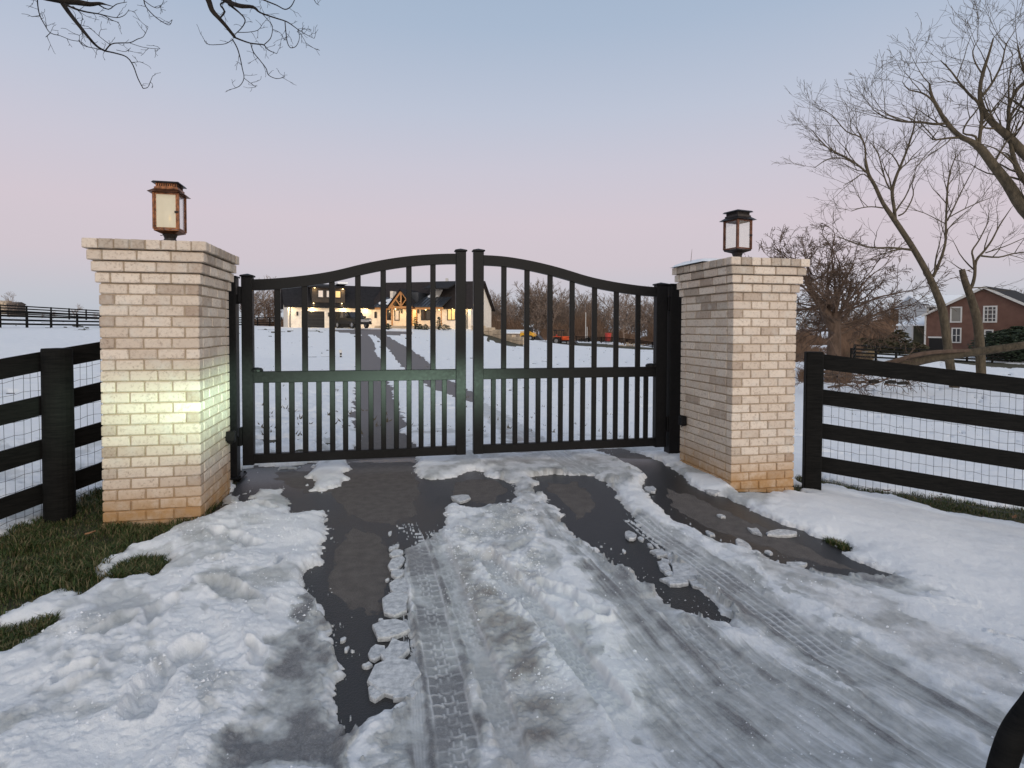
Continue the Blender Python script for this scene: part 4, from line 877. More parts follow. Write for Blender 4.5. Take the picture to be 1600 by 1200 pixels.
for s0, s1 in ((xa_, ta-.35), (tb_+.35, xb_)):
    b = MB(); b.add([M1.M @ Vector(v) for v in [(s0, -2.5, zl0), (s1, -2.5, zl0), (s1, .8, zl1), (s0, .8, zl1), (s0, -2.5, zl0+.1), (s1, -2.5, zl0+.1), (s1, .8, zl1+.1), (s0, .8, zl1+.1)]],
          [(3, 2, 1, 0), (4, 5, 6, 7), (0, 1, 5, 4), (1, 2, 6, 5), (2, 3, 7, 6), (3, 0, 4, 7)])
    n_ = int((s1-s0)/.42)
    for k in range(n_+1):
        xx = s0+(s1-s0)*k/max(1, n_); b.add([M1.M @ Vector(v) for v in [(xx-.03, -2.5, zl0+.1), (xx+.03, -2.5, zl0+.1), (xx+.03, .8, zl1+.1), (xx-.03, .8, zl1+.1), (xx-.03, -2.5, zl0+.18), (xx+.03, -2.5, zl0+.18), (xx+.03, .8, zl1+.18), (xx-.03, .8, zl1+.18)]], [(4, 5, 6, 7), (0, 1, 5, 4), (2, 3, 7, 6), (1, 2, 6, 5), (3, 0, 4, 7)])
    b.build('metal_porch_roof', METR, house, rel=True); M1.box('timber_beam', TIMB, house, s0, s1, -2.4, -2.15, zl0-.28, zl0-.03)
def slopepatch(x0, x1, t0, t1):
    f = lambda x, t: M1.M @ Vector((x, -2.5+3.3*t, zl0+(zl1-zl0)*t+.2)); g = lambda x, t: M1.M @ Vector((x, -2.5+3.3*t, zl0+(zl1-zl0)*t+.30)); b = MB(); n = 7; pts = []
    for k in range(n): a_ = 2*math.pi*k/n; r_ = rng.uniform(.7, 1.05); pts.append(((x0+x1)/2+math.cos(a_)*(x1-x0)/2*r_, (t0+t1)/2+math.sin(a_)*(t1-t0)/2*r_))
    b.add([f(*p) for p in pts]+[g(*p) for p in pts], [tuple(range(n, 2*n)), tuple(reversed(range(n)))]+[(k, (k+1) % n, n+(k+1) % n, n+k) for k in range(n)]); b.build('snow_patch', PWH, house, rel=True)
slopepatch(xa_+.5, ta-.45, .35, .7); slopepatch(xa_+.1, xa_+1.0, .1, .4); slopepatch(ta-1.0, ta-.35, .05, .45); slopepatch(tb_+1.0, tb_+2.3, .80, 1.2)
a, b_, z0, z1 = mrect((643.5, 457, 655.5, 473), -.5); M1.box('dormer', METR, house, a, b_, -.9, 3, z0, z1); a, b_, z0, z1 = mrect((672, 451, 681, 467), .4); M1.box('dormer', WHT, house, a, b_, .4, 3, z0, z1)
b = MB(); a, b_, z0, z1 = mrect((664, 449, 684, 452), .2); b.add([M1.M @ Vector(v) for v in [(a, -.2, z0), (b_+1.5, -.2, z0), (b_+1.5, 4, z1+.9), (a, 4, z1+.9), (a, -.2, z0+.15), (b_+1.5, -.2, z0+.15), (b_+1.5, 4, z1+1.05), (a, 4, z1+1.05)]], [(3, 2, 1, 0), (4, 5, 6, 7), (0, 1, 5, 4), (1, 2, 6, 5), (2, 3, 7, 6), (3, 0, 4, 7)]); b.build('dormer_roof', ROOF, house, rel=True)
a, b_, z0, z1 = mrect((609.5, 455, 614, 467), .4); M1.box('chimney', STUC, house, a, b_, .4, 1.4, z0-.4, z1)
q, z = M1.hit(699, 441, 4.6); M1.box('roof_vent', WHT, house, q-.15, q+.15, 4.3, 4.6, z-.1, z+.5)
WIN = [((585.3, 487, 589, 497), GLS, 1), ((604, 484, 611, 500), GLS, 2), ((616.5, 484, 624.5, 501), REFW, 1), ((658, 482.5, 673, 500.5), GLS, 2), ((698.8, 482, 712, 500.5), LITW, 2)]
for px, g_, mu in WIN: M1.win(px, house, g_, mull=mu, y=-.003)
a, b_, z0, z1 = mrect((645, 484, 650.5, 507)); o = M1.box('front_door', LITW, house, a, b_, -.06, -.004, zG+.45, z1); o['label'] = 'front door with lit glass'
M1.box('door_trim', TIMB, house, a-.15, a, -.08, -.004, zG+.45, z1); M1.box('door_trim', TIMB, house, b_, b_+.15, -.08, -.004, zG+.45, z1)
for px, py in ((627.8, 486), (653.5, 486)): a, z = M1.hit(px, py); M1.box('wall_sconce', DKG, house, a-.10, a+.10, -.16, -.004, z-.28, z+.2)
M1.box('porch_floor', STONE, house, xa_, xb_, -2.5, -.001, zG-.1, zG+.42)
for k in range(3): M1.box('step', STONE, house, ta-.6, tb_+.2, -2.5-.35*(k+1), -2.5-.35*k-.002, zG-.1, zG+.42-.14*(k+1))
a, z = M1.hit(730, 490); M1.box('downpipe', DKG, house, a-.05, a+.05, -.12, -.002, zG, zeM-.1)
for px, py, y_, pw_ in ((618, 482, -1.2, 30), (638, 482, -1.2, 34), (596, 483, -1.2, 12), (665, 483, -1.2, 16), (686, 483, -1.2, 14), (707, 481.5, -.4, 10), (728, 482, -.4, 22), (626, 470, -1.9, 14)): lampspot(M1, px, py, y_, pw_, .07)
# right gable end window
xg = xr; W2 = Wall(OM+M1.u*xr, M1.b, zG)
a, b_, z0, z1 = 2.2, 3.1, zG+1.0, zG+2.4
b = MB(); b.box(a, b_, -.07, -.003, z0, z1, W2.M); b.build('window', DKG, house, rel=True)
# planting by the porch
def shrub(name, p, r_, hgt, mat, label, cat='shrub', group=None, n=260, leaf=.08, seed=1, par=None):
    r = random.Random(seed); root = empty(name, p, label, cat, group); b = MB()
    for k in range(n):
        th, ph, q = r.uniform(0, 6.28), r.uniform(0, 1), r.random()**.45; zz = ph*hgt; rad = r_*math.sqrt(max(.04, 1-(2*ph*.9-.7)**2))*q*r.uniform(.8, 1.1); c = Vector((rad*math.cos(th), rad*math.sin(th), zz)); M = Matrix.Translation(c) @ Matrix.Rotation(r.uniform(0, 6.28), 4, 'Z') @ Matrix.Rotation(r.uniform(-1.4, 1.4), 4, 'X')
        s_ = leaf*r.uniform(.6, 1.4); b.add([M @ Vector(v) for v in ((-s_, 0, 0), (0, -s_*.4, s_*.2), (s_, 0, 0), (0, s_*.4, s_*.2))], [(0, 1, 2, 3)])
    b.build('foliage', mat, root); t = MB()
    for k in range(5): a_ = k*1.26; t.tube([(0, 0, -.2), (r_*.3*math.cos(a_), r_*.3*math.sin(a_), hgt*.4), (r_*.55*math.cos(a_), r_*.55*math.sin(a_), hgt*.75)], [.03*hgt, .02*hgt, .008*hgt], 5)
    t.build('stems', BARKD, root); return root
EVG = flat('evergreen_leaf', (.018, .032, .014), .7, 0, .5, 2.5); EVB = flat('bronze_leaf', (.05, .045, .02), .7, 0, .4, 2); 
for k, (px, py, lab) in enumerate(((649, 511, 'small cone evergreen left of the lit front door'), (685.5, 510, 'small cone evergreen at the right porch post'), (606, 510, 'low shrub at the foot of the left porch post'), (656, 513, 'low dark shrub under the pair of porch windows'), (694, 513, 'wide low dark shrub right of the porch'), (665, 513.5, 'tiny dark shrub between two porch shrubs'))):
    p = at(px, py, 66.5-.2*k); p[2] = float(T(p[0], p[1])); cone = k < 2; shrub('shrub', p, .35 if cone else (.9 if k == 4 else .45), 1.5 if cone else .65, EVG, lab, n=150, leaf=.12, seed=k)
# retaining wall of stone stepping down to the right of the house
wall_pts = [(738, 513.5, 69), (757, 516, 68), (772, 520, 67), (786, 526, 65), (803, 532, 63), (820, 539, 61)]
rw = empty('stone_retaining_wall', at(757, 516, 68), 'stepped tan stone retaining wall running down from the right end of the farmhouse', 'stone wall')
rr_ = random.Random(3); tops = [506, 508.5, 511.5, 515, 523, 526]
for i in range(len(wall_pts)-1):
    P0, P1 = at(*wall_pts[i]), at(*wall_pts[i+1]); L = np.linalg.norm((P1-P0)[:2]); n = 2
    ztop = at(wall_pts[i][0], tops[i+1], (wall_pts[i][2]+wall_pts[i+1][2])/2)[2]; az_ = math.atan2(P1[1]-P0[1], P1[0]-P0[0]); zb_ = min(P0[2], P1[2])-.4
    rows = max(2, int((ztop-zb_)/.42))
    for rr2 in range(rows):
        x = 0
        while x < L-.05:
            l = min(rr_.uniform(.5, 1.0), L-x)
            M = Matrix.Translation((P0[0], P0[1], zb_+(ztop-zb_)*rr2/rows)) @ Matrix.Rotation(az_, 4, 'Z'); b = MB(); h_ = (ztop-zb_)/rows
            b.cham(x+.015, x+l-.015, -.25+rr_.uniform(-.03, .03), .25, .015, h_-.01, .03, M); b.build('stone', STONE, rw, rel=True); x += l
# open shed with a snow roof down the slope
sh = at(812, 531, 108); shed = empty('field_shed', sh, 'long low shed with a snow-dusted roof beyond the retaining wall', 'shed'); WS = Wall(cf((781-800)/900*108, 108), RH*.97+FH*.25, sh[2]-1.2)
x1s, _ = WS.hit(839, 530); _, zes = WS.hit(800, 520.5); _, zrs = WS.hit(825, 516.5, 3)
SHW = flat('tan_board', (.36, .28, .22), .85, 0, .2, 1); gable(WS, 'roof', PWH, shed, 0, x1s*.82, 6, zes, zrs, wallmat=SHW, over=.5)
a, b_, z0, z1 = WS.rect(781, 523, 800, 530); 
for k in range(3): WS.box('opening', INSHADE, shed, a+(b_-a)*k/3+.1, a+(b_-a)*(k+1)/3-.15, -.06, -.003, z0, z1)
a, b_, z0, z1 = WS.rect(816, 521, 824, 531); WS.box('opening', INSHADE, shed, a, b_, -.06, -.003, z0, z1); WS.box('annex', SHW, shed, x1s*.82+.01, x1s, .5, 5.5, sh[2]-1.2, zes+.2)
# ------------------------------------------------------------------ brick house on the right
BRK = Mat('red_brick_wall', rough=.85); Pm = BRK.mapping(BRK.pos(), (1, 1, 1)); bt = BRK.n('ShaderNodeTexNoise'); bt.inputs['Scale'].default_value = 1.4; BRK.inp(bt, 'Vector', Pm)
BRK.set('Base Color', BRK.mix(BRK.rng(bt.outputs[0], .3, .7), (.105, .052, .038), (.145, .076, .056))); BRK = BRK.m
bh = at(1447, 545, 62); zB = bh[2]-.6
B1 = Wall(cf((1447-800)/900*64, 64), RH*.60-FH*.80, zB); bhouse = empty('brick_house', (bh[0], bh[1], zB), 'red brick house with white trim and a dark roof behind the leaning trees', 'house')
wR, _ = B1.hit(1632, 492); _, zle = B1.hit(1447, 491); rx, zrd = B1.hit(1539, 449)
def gable_front(W, par, x0, x1, D, zb, ze, xr_, zr, wallm, roofm, over=.35, mats=None):
    b = MB(); V = lambda x, y, z: W.M @ Vector((x, y, z))
    b.add([V(x0, 0, zb), V(x1, 0, zb), V(x1, 0, ze), V(xr_, 0, zr), V(x0, 0, ze), V(x0, D, zb), V(x1, D, zb), V(x1, D, ze), V(xr_, D, zr), V(x0, D, ze)], [(0, 1, 2, 3, 4), (9, 8, 7, 6, 5), (0, 4, 9, 5), (1, 6, 7, 2)]); b.build('wall', wallm, par, rel=True)
    for s_, xe_ in ((-1, x0), (1, x1)):
        sl = (zr-ze)/abs(xr_-xe_); xo = xe_+s_*over; zo = ze-over*sl; b = MB(); t = .14
        b.add([V(xo, -over, zo+.01), V(xr_, -over, zr+.01), V(xr_, D+over, zr+.01), V(xo, D+over, zo+.01), V(xo, -over, zo+t), V(xr_, -over, zr+t), V(xr_, D+over, zr+t), V(xo, D+over, zo+t)], [(0, 1, 2, 3) if s_ > 0 else (3, 2, 1, 0), (4, 5, 6, 7), (0, 4, 5, 1), (1, 5, 6, 2), (2, 6, 7, 3), (3, 7, 4, 0)])
        b.build('roof', roofm if s_ > 0 else (mats or roofm), par, rel=True)
        b = MB(); b.add([V(xo, -over-.06, zo-.14), V(xr_, -over-.06, zr-.14), V(xr_, -over-.06, zr+.13), V(xo, -over-.06, zo+.13), V(xo, -over-.003, zo-.14), V(xr_, -over-.003, zr-.14), V(xr_, -over-.003, zr+.13), V(xo, -over-.003, zo+.13)], [(0, 1, 2, 3), (7, 6, 5, 4), (0, 4, 5, 1), (3, 2, 6, 7), (0, 3, 7, 4), (1, 5, 6, 2)]); b.build('rake_trim', WHT, par, rel=True)
gable_front(B1, bhouse, 0, wR, 11, zB, zle, rx, zrd, BRK, ROOF)
BLIND = flat('grey_blind', (.20, .19, .17), .8, 0, .1, 2)
B1.win((1485, 479.5, 1503, 504), bhouse, BLIND, WHT, y=-.003, fw=.13, bars=0); B1.win((1536.5, 478, 1558, 504), bhouse, GLS, WHT, y=-.003, fw=.14, mull=3, bars=3); B1.win((1487, 512, 1502, 536), bhouse, GLS, WHT, y=-.003, fw=.12, mull=2, bars=1); B1.win((1538, 515, 1552, 534), bhouse, GLS, WHT, y=-.003, fw=.12)
a, b_, z0, z1 = B1.rect(1452, 528, 1477, 545); B1.box('doorway', INSHADE, bhouse, a, b_, -.04, -.003, zB, z1); B1.box('lintel', WHT, bhouse, a-.1, b_+.1, -.08, -.003, z1, z1+.16); B1.box('corner_trim', WHT, bhouse, -.14, .0, -.14, -.003, zB, zle-.15)
B2 = Wall(B1.O+B1.b*3.2-B1.u*3.0, B1.u, zB); q0, _ = B2.hit(1411, 500); q1, zt_ = B2.hit(1448, 509, -1.5); _, zs = B2.hit(1447, 496, 2)
B2.box('porch_wall', EVB, bhouse, q0+.4, q1+2.5, 1.6, 4, zB, zt_)
b = MB(); b.add([B2.M @ Vector(v) for v in [(q0-.2, -1.5, zt_), (q1+1.4, -1.5, zt_), (q1+1.4, 3, zs+.15), (q0-.2+1.0, 3, zs+.1), (q0-.2, -1.5, zt_+.14), (q1+1.4, -1.5, zt_+.14), (q1+1.4, 3, zs+.3), (q0+.8, 3, zs+.25)]], [(3, 2, 1, 0), (4, 5, 6, 7), (0, 1, 5, 4), (1, 2, 6, 5), (2, 3, 7, 6), (3, 0, 4, 7)]); b.build('snowy_porch_roof', PWH, bhouse, rel=True)
for f_ in (.05, .35, .65, .95): xx = q0+(q1+1.2-q0)*f_; B2.box('porch_post', WHT, bhouse, xx-.07, xx+.07, -1.3, -1.15, zB, zt_)
B3 = Wall(cf((1447-800)/900*71, 71), RH*.985-FH*.17, zB); wh = empty('white_house', (B3.O[0], B3.O[1], zB), 'white house with a snow covered roof just behind the red brick house', 'house')
q1, ze3 = B3.hit(1490, 478); _, zr3 = B3.hit(1470, 463, 3.5); gable(B3, 'roof', PWH, wh, 0, 8, 7, ze3, zr3, wallmat=WHT, over=.4); B3.win((1452, 482, 1457, 489), wh, GLS, y=-.003)
for (px, py, d, r_, hh_, lab, n, mt) in ((1597, 552, 55, 4.0, 3.3, 'large dark evergreen bush in front of the brick house', 3800, EVG), (1405, 552, 61, 1.3, 2.4, 'dark green bush at the porch corner of the brick house', 600, EVB), (1428, 552, 58, 1.4, 1.3, 'lower olive bush before the snowy porch', 900, EVB), (1379, 547, 60, 1.7, 1.6, 'small olive bush left of the porch bushes', 700, EVB), (1352, 545, 64, 1.8, 1.5, 'leftmost small bush on the snowy slope by the brick house', 700, EVB)):
    p = at(px, py, d); p[2] = float(T(p[0], p[1]))-.1; shrub('bush', p, r_, hh_, mt, lab, 'bush', n=int(n*1.6), leaf=.20, seed=int(px))
# far left buildings on the skyline
for px0, px1, pyt, pyb, d, mt, lab in ((-40, 9, 470, 478, 190, STONE, 'pale tan building on the left skyline'), (11, 27, 472.5, 482, 175, SIDING, 'small dark brown building on the left skyline')):
    p0, p1 = at(px0, pyb+8, d), at(px1, pyb+8, d); z1 = at(px0, pyt+3, d)[2]; zr_ = at(px0, pyt, d)[2]; W = Wall(p0[:2], (p1-p0)[:2], p0[2]-1); e_ = empty('far_building', p0, lab, 'building'); gable(W, 'roof', mt, e_, 0, float(np.linalg.norm((p1-p0)[:2])), 3, z1, zr_, over=.15, wallmat=mt); W.box('window', GLS, e_, 1, 2.2, -.05, -.003, z1-1.6, z1-.5)

# ------------------------------------------------------------------ vehicles near the house
RUB = flat('tyre_rubber', (.012, .012, .012), .8); STEEL = flat('grey_steel', (.32, .32, .33), .4, .6); TRK = flat('dark_truck_paint', (.009, .0085, .008), .4, 0, .1, 1, 0, .2); ORG = flat('orange_tractor_paint', (.75, .10, .02), .4, 0, .12, 3); YEL = flat('yellow_loader_paint', (.80, .42, .03), .45, 0, .12, 3); RED = flat('red_paint', (.50, .045, .03), .5, 0, .15, 3)
def wheel(par, x, y, r_, w, rimr=.6, nm='wheel'):
    b = MB(); M = Matrix.Translation((x, y, r_)) @ Matrix.Rotation(math.pi/2, 4, 'X'); c = MB(); c.lathe([(r_*rimr, -w/2), (r_*.93, -w/2), (r_, -w*.32), (r_, w*.32), (r_*.93, w/2), (r_*rimr, w/2)], 20); b.add([M @ Vector(v) for v in c.v], c.f); o = b.build(nm, RUB, par, smooth=False)
    b = MB(); c = MB(); c.lathe([(r_*rimr*1.0, -w*.52), (r_*rimr*.8, -w*.40), (r_*.12, -w*.40), (r_*.1, -w*.5)], 14); c.lathe([(r_*.1, w*.5), (r_*.12, w*.40), (r_*rimr*.8, w*.40), (r_*rimr, w*.52)], 14); b.add([M @ Vector(v) for v in c.v], c.f); k = b.build('rim', STEEL, None); k.parent = o
def zplace(px, py, d): p = at(px, py, d); p[2] = float(T(p[0], p[1]))+.045; return p
def pickup(p, rz):
    r = empty('pickup_truck', p, 'dark crew-cab pickup parked before the open garage door', 'pickup truck', None, rz)
    b = MB(); prof = [(-2.85, .55), (2.55, .50), (2.85, .62), (2.88, 1.0), (2.75, 1.13), (1.25, 1.22), (.55, 1.85), (-.95, 1.88), (-1.30, 1.28), (-2.85, 1.25)]
    b.prism(prof, -.95, .95); b.build('body', TRK, r)
    for s_ in (-1, 1):
        b = MB(); b.prism([(1.05, 1.24), (.50, 1.76), (-.15, 1.78), (-.15, 1.24)], s_*.955-.01, s_*.955+.01); b.build('side_window', GLS, r); b = MB(); b.prism([(-.22, 1.24), (-.22, 1.78), (-.90, 1.79), (-1.15, 1.26)][::-1], s_*.955-.01, s_*.955+.01); b.build('side_window', GLS, r)
        b = MB(); b.cham(2.80, 2.90, s_*.78-.13, s_*.78+.13, .82, 1.02, .02); b.build('headlight', REFW, r); b = MB(); b.cham(.85, 1.1, s_*1.12-.12, s_*1.12+.12, 1.2, 1.42, .03); b.build('side_mirror', TRK, r)
        for x_ in (1.85, -1.75): wheel(r, x_, s_*.86, .40, .26)
    b = MB(); b.add([(1.24, -.80, 1.245), (1.24, .80, 1.245), (.60, .72, 1.83), (.60, -.72, 1.83), (1.30, -.80, 1.25), (1.30, .80, 1.25), (.66, .72, 1.84), (.66, -.72, 1.84)], [(0, 1, 2, 3), (7, 6, 5, 4), (0, 4, 5, 1), (2, 6, 7, 3)]); b.build('windscreen', GLS, r)
    b = MB(); b.box(2.86, 2.92, -.60, .60, .72, 1.02); b.build('grille', STEEL, r); b = MB(); b.cham(2.82, 3.0, -.93, .93, .45, .66, .04); b.build('bumper', RUB, r)
p = zplace(550, 515.5, 67.5); pickup(p, math.atan2(-FH[1], -FH[0])+.75)
def tractor(p, rz):
    r = empty('orange_tractor', p, 'orange compact tractor with a roll bar canopy on the snow', 'tractor', None, rz)
    b = MB(); b.cham(-.1, 1.5, -.30, .30, .75, 1.35, .08); b.build('bonnet', ORG, r); b = MB(); b.cham(-.9, 1.4, -.2, .2, .45, .75, .04); b.build('chassis', DKG, r)
    for s_ in (-1, 1):
        wheel(r, -.75, s_*.62, .62, .34, .5); wheel(r, 1.15, s_*.52, .38, .22, .5); b = MB(); b.cham(-1.3, -.2, s_*.62-.18, s_*.62+.18, 1.24, 1.32, .03); b.build('fender', ORG, r)
        b = MB(); b.tube([(-1.05, s_*.45, .8), (-1.05, s_*.45, 2.25)], .07, 6); b.tube([(.1, s_*.5, .8), (.1, s_*.45, 2.25)], .05, 6); b.build('roll_bar', DKG, r); b = MB(); b.tube([(.3, s_*.42, 1.0), (1.2, s_*.42, 1.35), (2.1, s_*.42, .45)], .06, 4); b.build('loader_arm', ORG, r)
    b = MB(); b.cham(-1.35, .25, -.6, .6, 2.25, 2.37, .03); b.build('canopy', DKG, r); b = MB(); b.cham(-.85, -.4, -.25, .25, 1.0, 1.12, .03); b.cham(-.95, -.82, -.25, .25, 1.05, 1.65, .03); b.build('seat', RED, r)
    b = MB(); b.prism([(2.0, .15), (2.6, .08), (2.65, .16), (2.2, .62), (2.05, .62)], -.75, .75); b.build('bucket', DKG, r); b = MB(); b.tube([(.0, 0, 1.3), (-.25, 0, 1.55)], .03, 6); b.lathe([(.17, 0), (.19, .02), (.17, .04)], 12, (-.28, 0, 1.55)); b.build('steering_wheel', DKG, r)
p = zplace(878, 539, 92); tractor(p, math.atan2(RH[1], RH[0])-.35)
def skid(p, rz):
    r = empty('yellow_loader', p, 'small yellow skid loader parked by the end of the retaining wall', 'loader', None, rz)
    b = MB(); b.cham(-1.2, .7, -.5, .5, .45, 1.15, .08); b.build('body', YEL, r); b = MB(); b.cham(-.5, .55, -.42, .42, 1.15, 1.95, .05); b.build('cab', DKG, r)
    for s_ in (-1, 1):
        for x_ in (-.65, .45): wheel(r, x_, s_*.66, .38, .26, .5)
        b = MB(); b.tube([(-1.1, s_*.58, 1.25), (.4, s_*.58, 1.25), (1.35, s_*.58, .45)], .08, 4); b.build('lift_arm', YEL, r)
    b = MB(); b.prism([(1.2, .1), (2.1, .03), (2.1, .12), (1.5, .75), (1.25, .75)], -.85, .85); b.build('bucket', DKG, r)
p = zplace(826, 538, 84); skid(p, math.atan2(RH[1], RH[0])-.3)
p = zplace(949.5, 534.5, 104); r = empty('red_hopper', p, 'red box hopper leaning on the snow at the foot of the wood', 'hopper', None, .2)
b = MB(); M = Matrix.Rotation(.06, 4, 'Y'); b.add([M @ Vector(v) for v in [(-.32, -.3, .25), (.32, -.3, .25), (.32, .3, .25), (-.32, .3, .25), (-.42, -.38, 1.65), (.42, -.38, 1.65), (.42, .38, 1.65), (-.42, .38, 1.65)]], [(3, 2, 1, 0), (4, 5, 6, 7), (0, 1, 5, 4), (1, 2, 6, 5), (2, 3, 7, 6), (3, 0, 4, 7)]); b.build('body', RED, r)
b = MB(); b.cham(-.46, .46, -.42, .42, 1.64, 1.76, .03, M); b.build('rim', RED, r); b = MB(); b.cham(-.5, .5, -.4, .4, .02, .24, .04); b.build('skid', STEEL, r)
# white pole
p = zplace(915, 534.5, 106); b = MB(); r = empty('white_pole', p, 'tall thin white pole standing before the far wood', 'pole'); zt = at(915, 488, 106)[2]-p[2]
b.tube([(0, 0, -.3), (0, 0, zt)], [.09, .06], 8); b.build('shaft', WHT, r); b = MB(); b.tube([(.28, 0, -.2), (.28, 0, zt*.5)], .06, 6); b.build('brace', WHT, r)
# marker post in the field snow
p = zplace(532.5, 540.5, 30); r = empty('marker_post', p, 'small white and black marker stake in the field snow left of the drive', 'marker'); b = MB(); b.cham(-.05, .05, -.03, .03, -.1, .32, .01); b.build('stake', DKG, r); b = MB(); b.cham(-.09, .06, -.04, .04, .22, .40, .02); b.build('white_top', WHT, r); b = MB(); b.cham(-.04, .06, -.035, .035, .08, .14, .01); b.build('white_band', WHT, r)
for k, (px, py, d, lab) in enumerate(((918, 535.5, 103, 'dark heap of brush left of the red hopper'), (985, 542, 97, 'low heap of pinkish rubble right of the red hopper'))):
    p = zplace(px, py, d); b = MB(); r_ = random.Random(k)
    for j in range(60): q = Vector((r_.gauss(0, 1.2), r_.gauss(0, .4), abs(r_.gauss(0, .25)))); b.tube([q, q+Vector((r_.uniform(-.7, .7), r_.uniform(-.3, .3), r_.uniform(0, .4)))], .05, 3, False)
    o = b.build('brush_heap', BARKD if k == 0 else STONE); o.location = Vector([float(c) for c in p]); prop(o, lab, 'brush heap')

# ------------------------------------------------------------------ bare trees
def unit(v): n = np.linalg.norm(v); return v/n if n > 1e-9 else np.array([0, 0, 1.])
def grow(mb, p, d, L, r, lvl, R, par, out=None):
    "a wiggling limb with child limbs; par: (wiggle, rise, children, child length, min radius, max level)"
    wig, rise, nch, cl, rmin, mx_ = par; n = 5 if lvl < 2 else 4; pts = [np.array(p, float)]; dirs = [unit(np.array(d, float))]; dd = dirs[0]
    for i in range(n):
        dd = unit(dd+np.array([R.gauss(0, wig), R.gauss(0, wig), R.gauss(0, wig*.7)+rise/n])); pts.append(pts[-1]+dd*L/n); dirs.append(dd)
    rad = [max(rmin, r*(1-.72*i/n)) for i in range(n+1)]
    mb.tube(pts, rad, 5 if lvl == 0 else (4 if lvl == 1 else 3), False)
    if lvl >= mx_: return
    k = max(1, int(round(nch*(L/1.0 if False else 1)*R.uniform(.75, 1.25))))
    for j in range(k):
        t = R.uniform(.22, 1.0) if j else 1.0; i = min(int(t*n), n-1); f = t*n-i; q = pts[i]*(1-f)+pts[i+1]*f; base = dirs[i+1]
        ax = unit(np.cross(base, np.array([R.gauss(0, 1), R.gauss(0, 1), R.gauss(0, 1)]))); ang = R.uniform(.35, .95) if j else R.uniform(.1, .4); nd = base*math.cos(ang)+ax*math.sin(ang)
        grow(mb, q, nd, L*cl*R.uniform(.65, 1.15)*(1.1-.35*t), max(rmin, rad[i]*R.uniform(.5, .72)), lvl+1, R, par)
def pxline(pts, d):
    "(px, py, width px[, distance]) -> points and radii"
    P_ = []; r = []
    for q in pts: dd = q[3] if len(q) > 3 else d; P_.append(at(q[0], q[1], dd)); r.append(q[2]*dd/900/2)
    return P_, r
def smooth_line(P_, r, k=3):
    P_ = np.array(P_); n = len(P_); o = []; rr2 = []
    for i in range(n-1):
        p0, p1, p2, p3 = P_[max(i-1, 0)], P_[i], P_[i+1], P_[min(i+2, n-1)]
        for j in range(k):
            t = j/k; o.append(.5*((2*p1)+(-p0+p2)*t+(2*p0-5*p1+4*p2-p3)*t*t+(-p0+3*p1-3*p2+p3)*t**3)); rr2.append(r[i]*(1-t)+r[i+1]*t)
    o.append(P_[-1]); rr2.append(r[-1]); return o, rr2
def limbed(limbs, d, R, sides, par, dens, Lc, mbT, mbB, trunk_n=1, wobble=.0, spread=1.0, up=.25):
    for li, lm in enumerate(limbs):
        P_, r = pxline(lm, d); P_, r = smooth_line(P_, r); (mbT if li < trunk_n else mbB).tube(P_, r, sides if li < trunk_n else max(4, sides-2), True)
        n = len(P_); tot = sum(np.linalg.norm(P_[i+1]-P_[i]) for i in range(n-1)); rate = dens(li)
        for i in range(1, n):
            seg = np.linalg.norm(P_[i]-P_[i-1]); k = rate*seg; k = int(k)+(R.random() < k-int(k))
            for _ in range(k+(1 if i == n-1 else 0)):
                tdir = unit(P_[i]-P_[i-1]); ax = unit(np.cross(tdir, np.array([R.gauss(0, 1), R.gauss(0, 1), R.gauss(0, 1)]))); ang = R.uniform(.3, 1.1)*spread; nd = tdir*math.cos(ang)+ax*math.sin(ang)+np.array([0, 0, up])
                f = i/n; grow(mbB, P_[i], nd, Lc(li, f)*R.uniform(.6, 1.2), min(r[i]*.6, Lc(li, f)*.022), 1, R, par)
def tree(name, base, label, cat, bark_m, limbs, d, seed, par, dens, Lc, group=None, trunk_n=1, sides=9, **kw):
    root = empty(name, base, label, cat, group); a, b = MB(), MB(); limbed(limbs, d, random.Random(seed), sides, par, dens, Lc, a, b, trunk_n, **kw)
    a.build('trunk', bark_m, root, rel=True, smooth=True); b.build('branches', bark_m, root, rel=True); return root
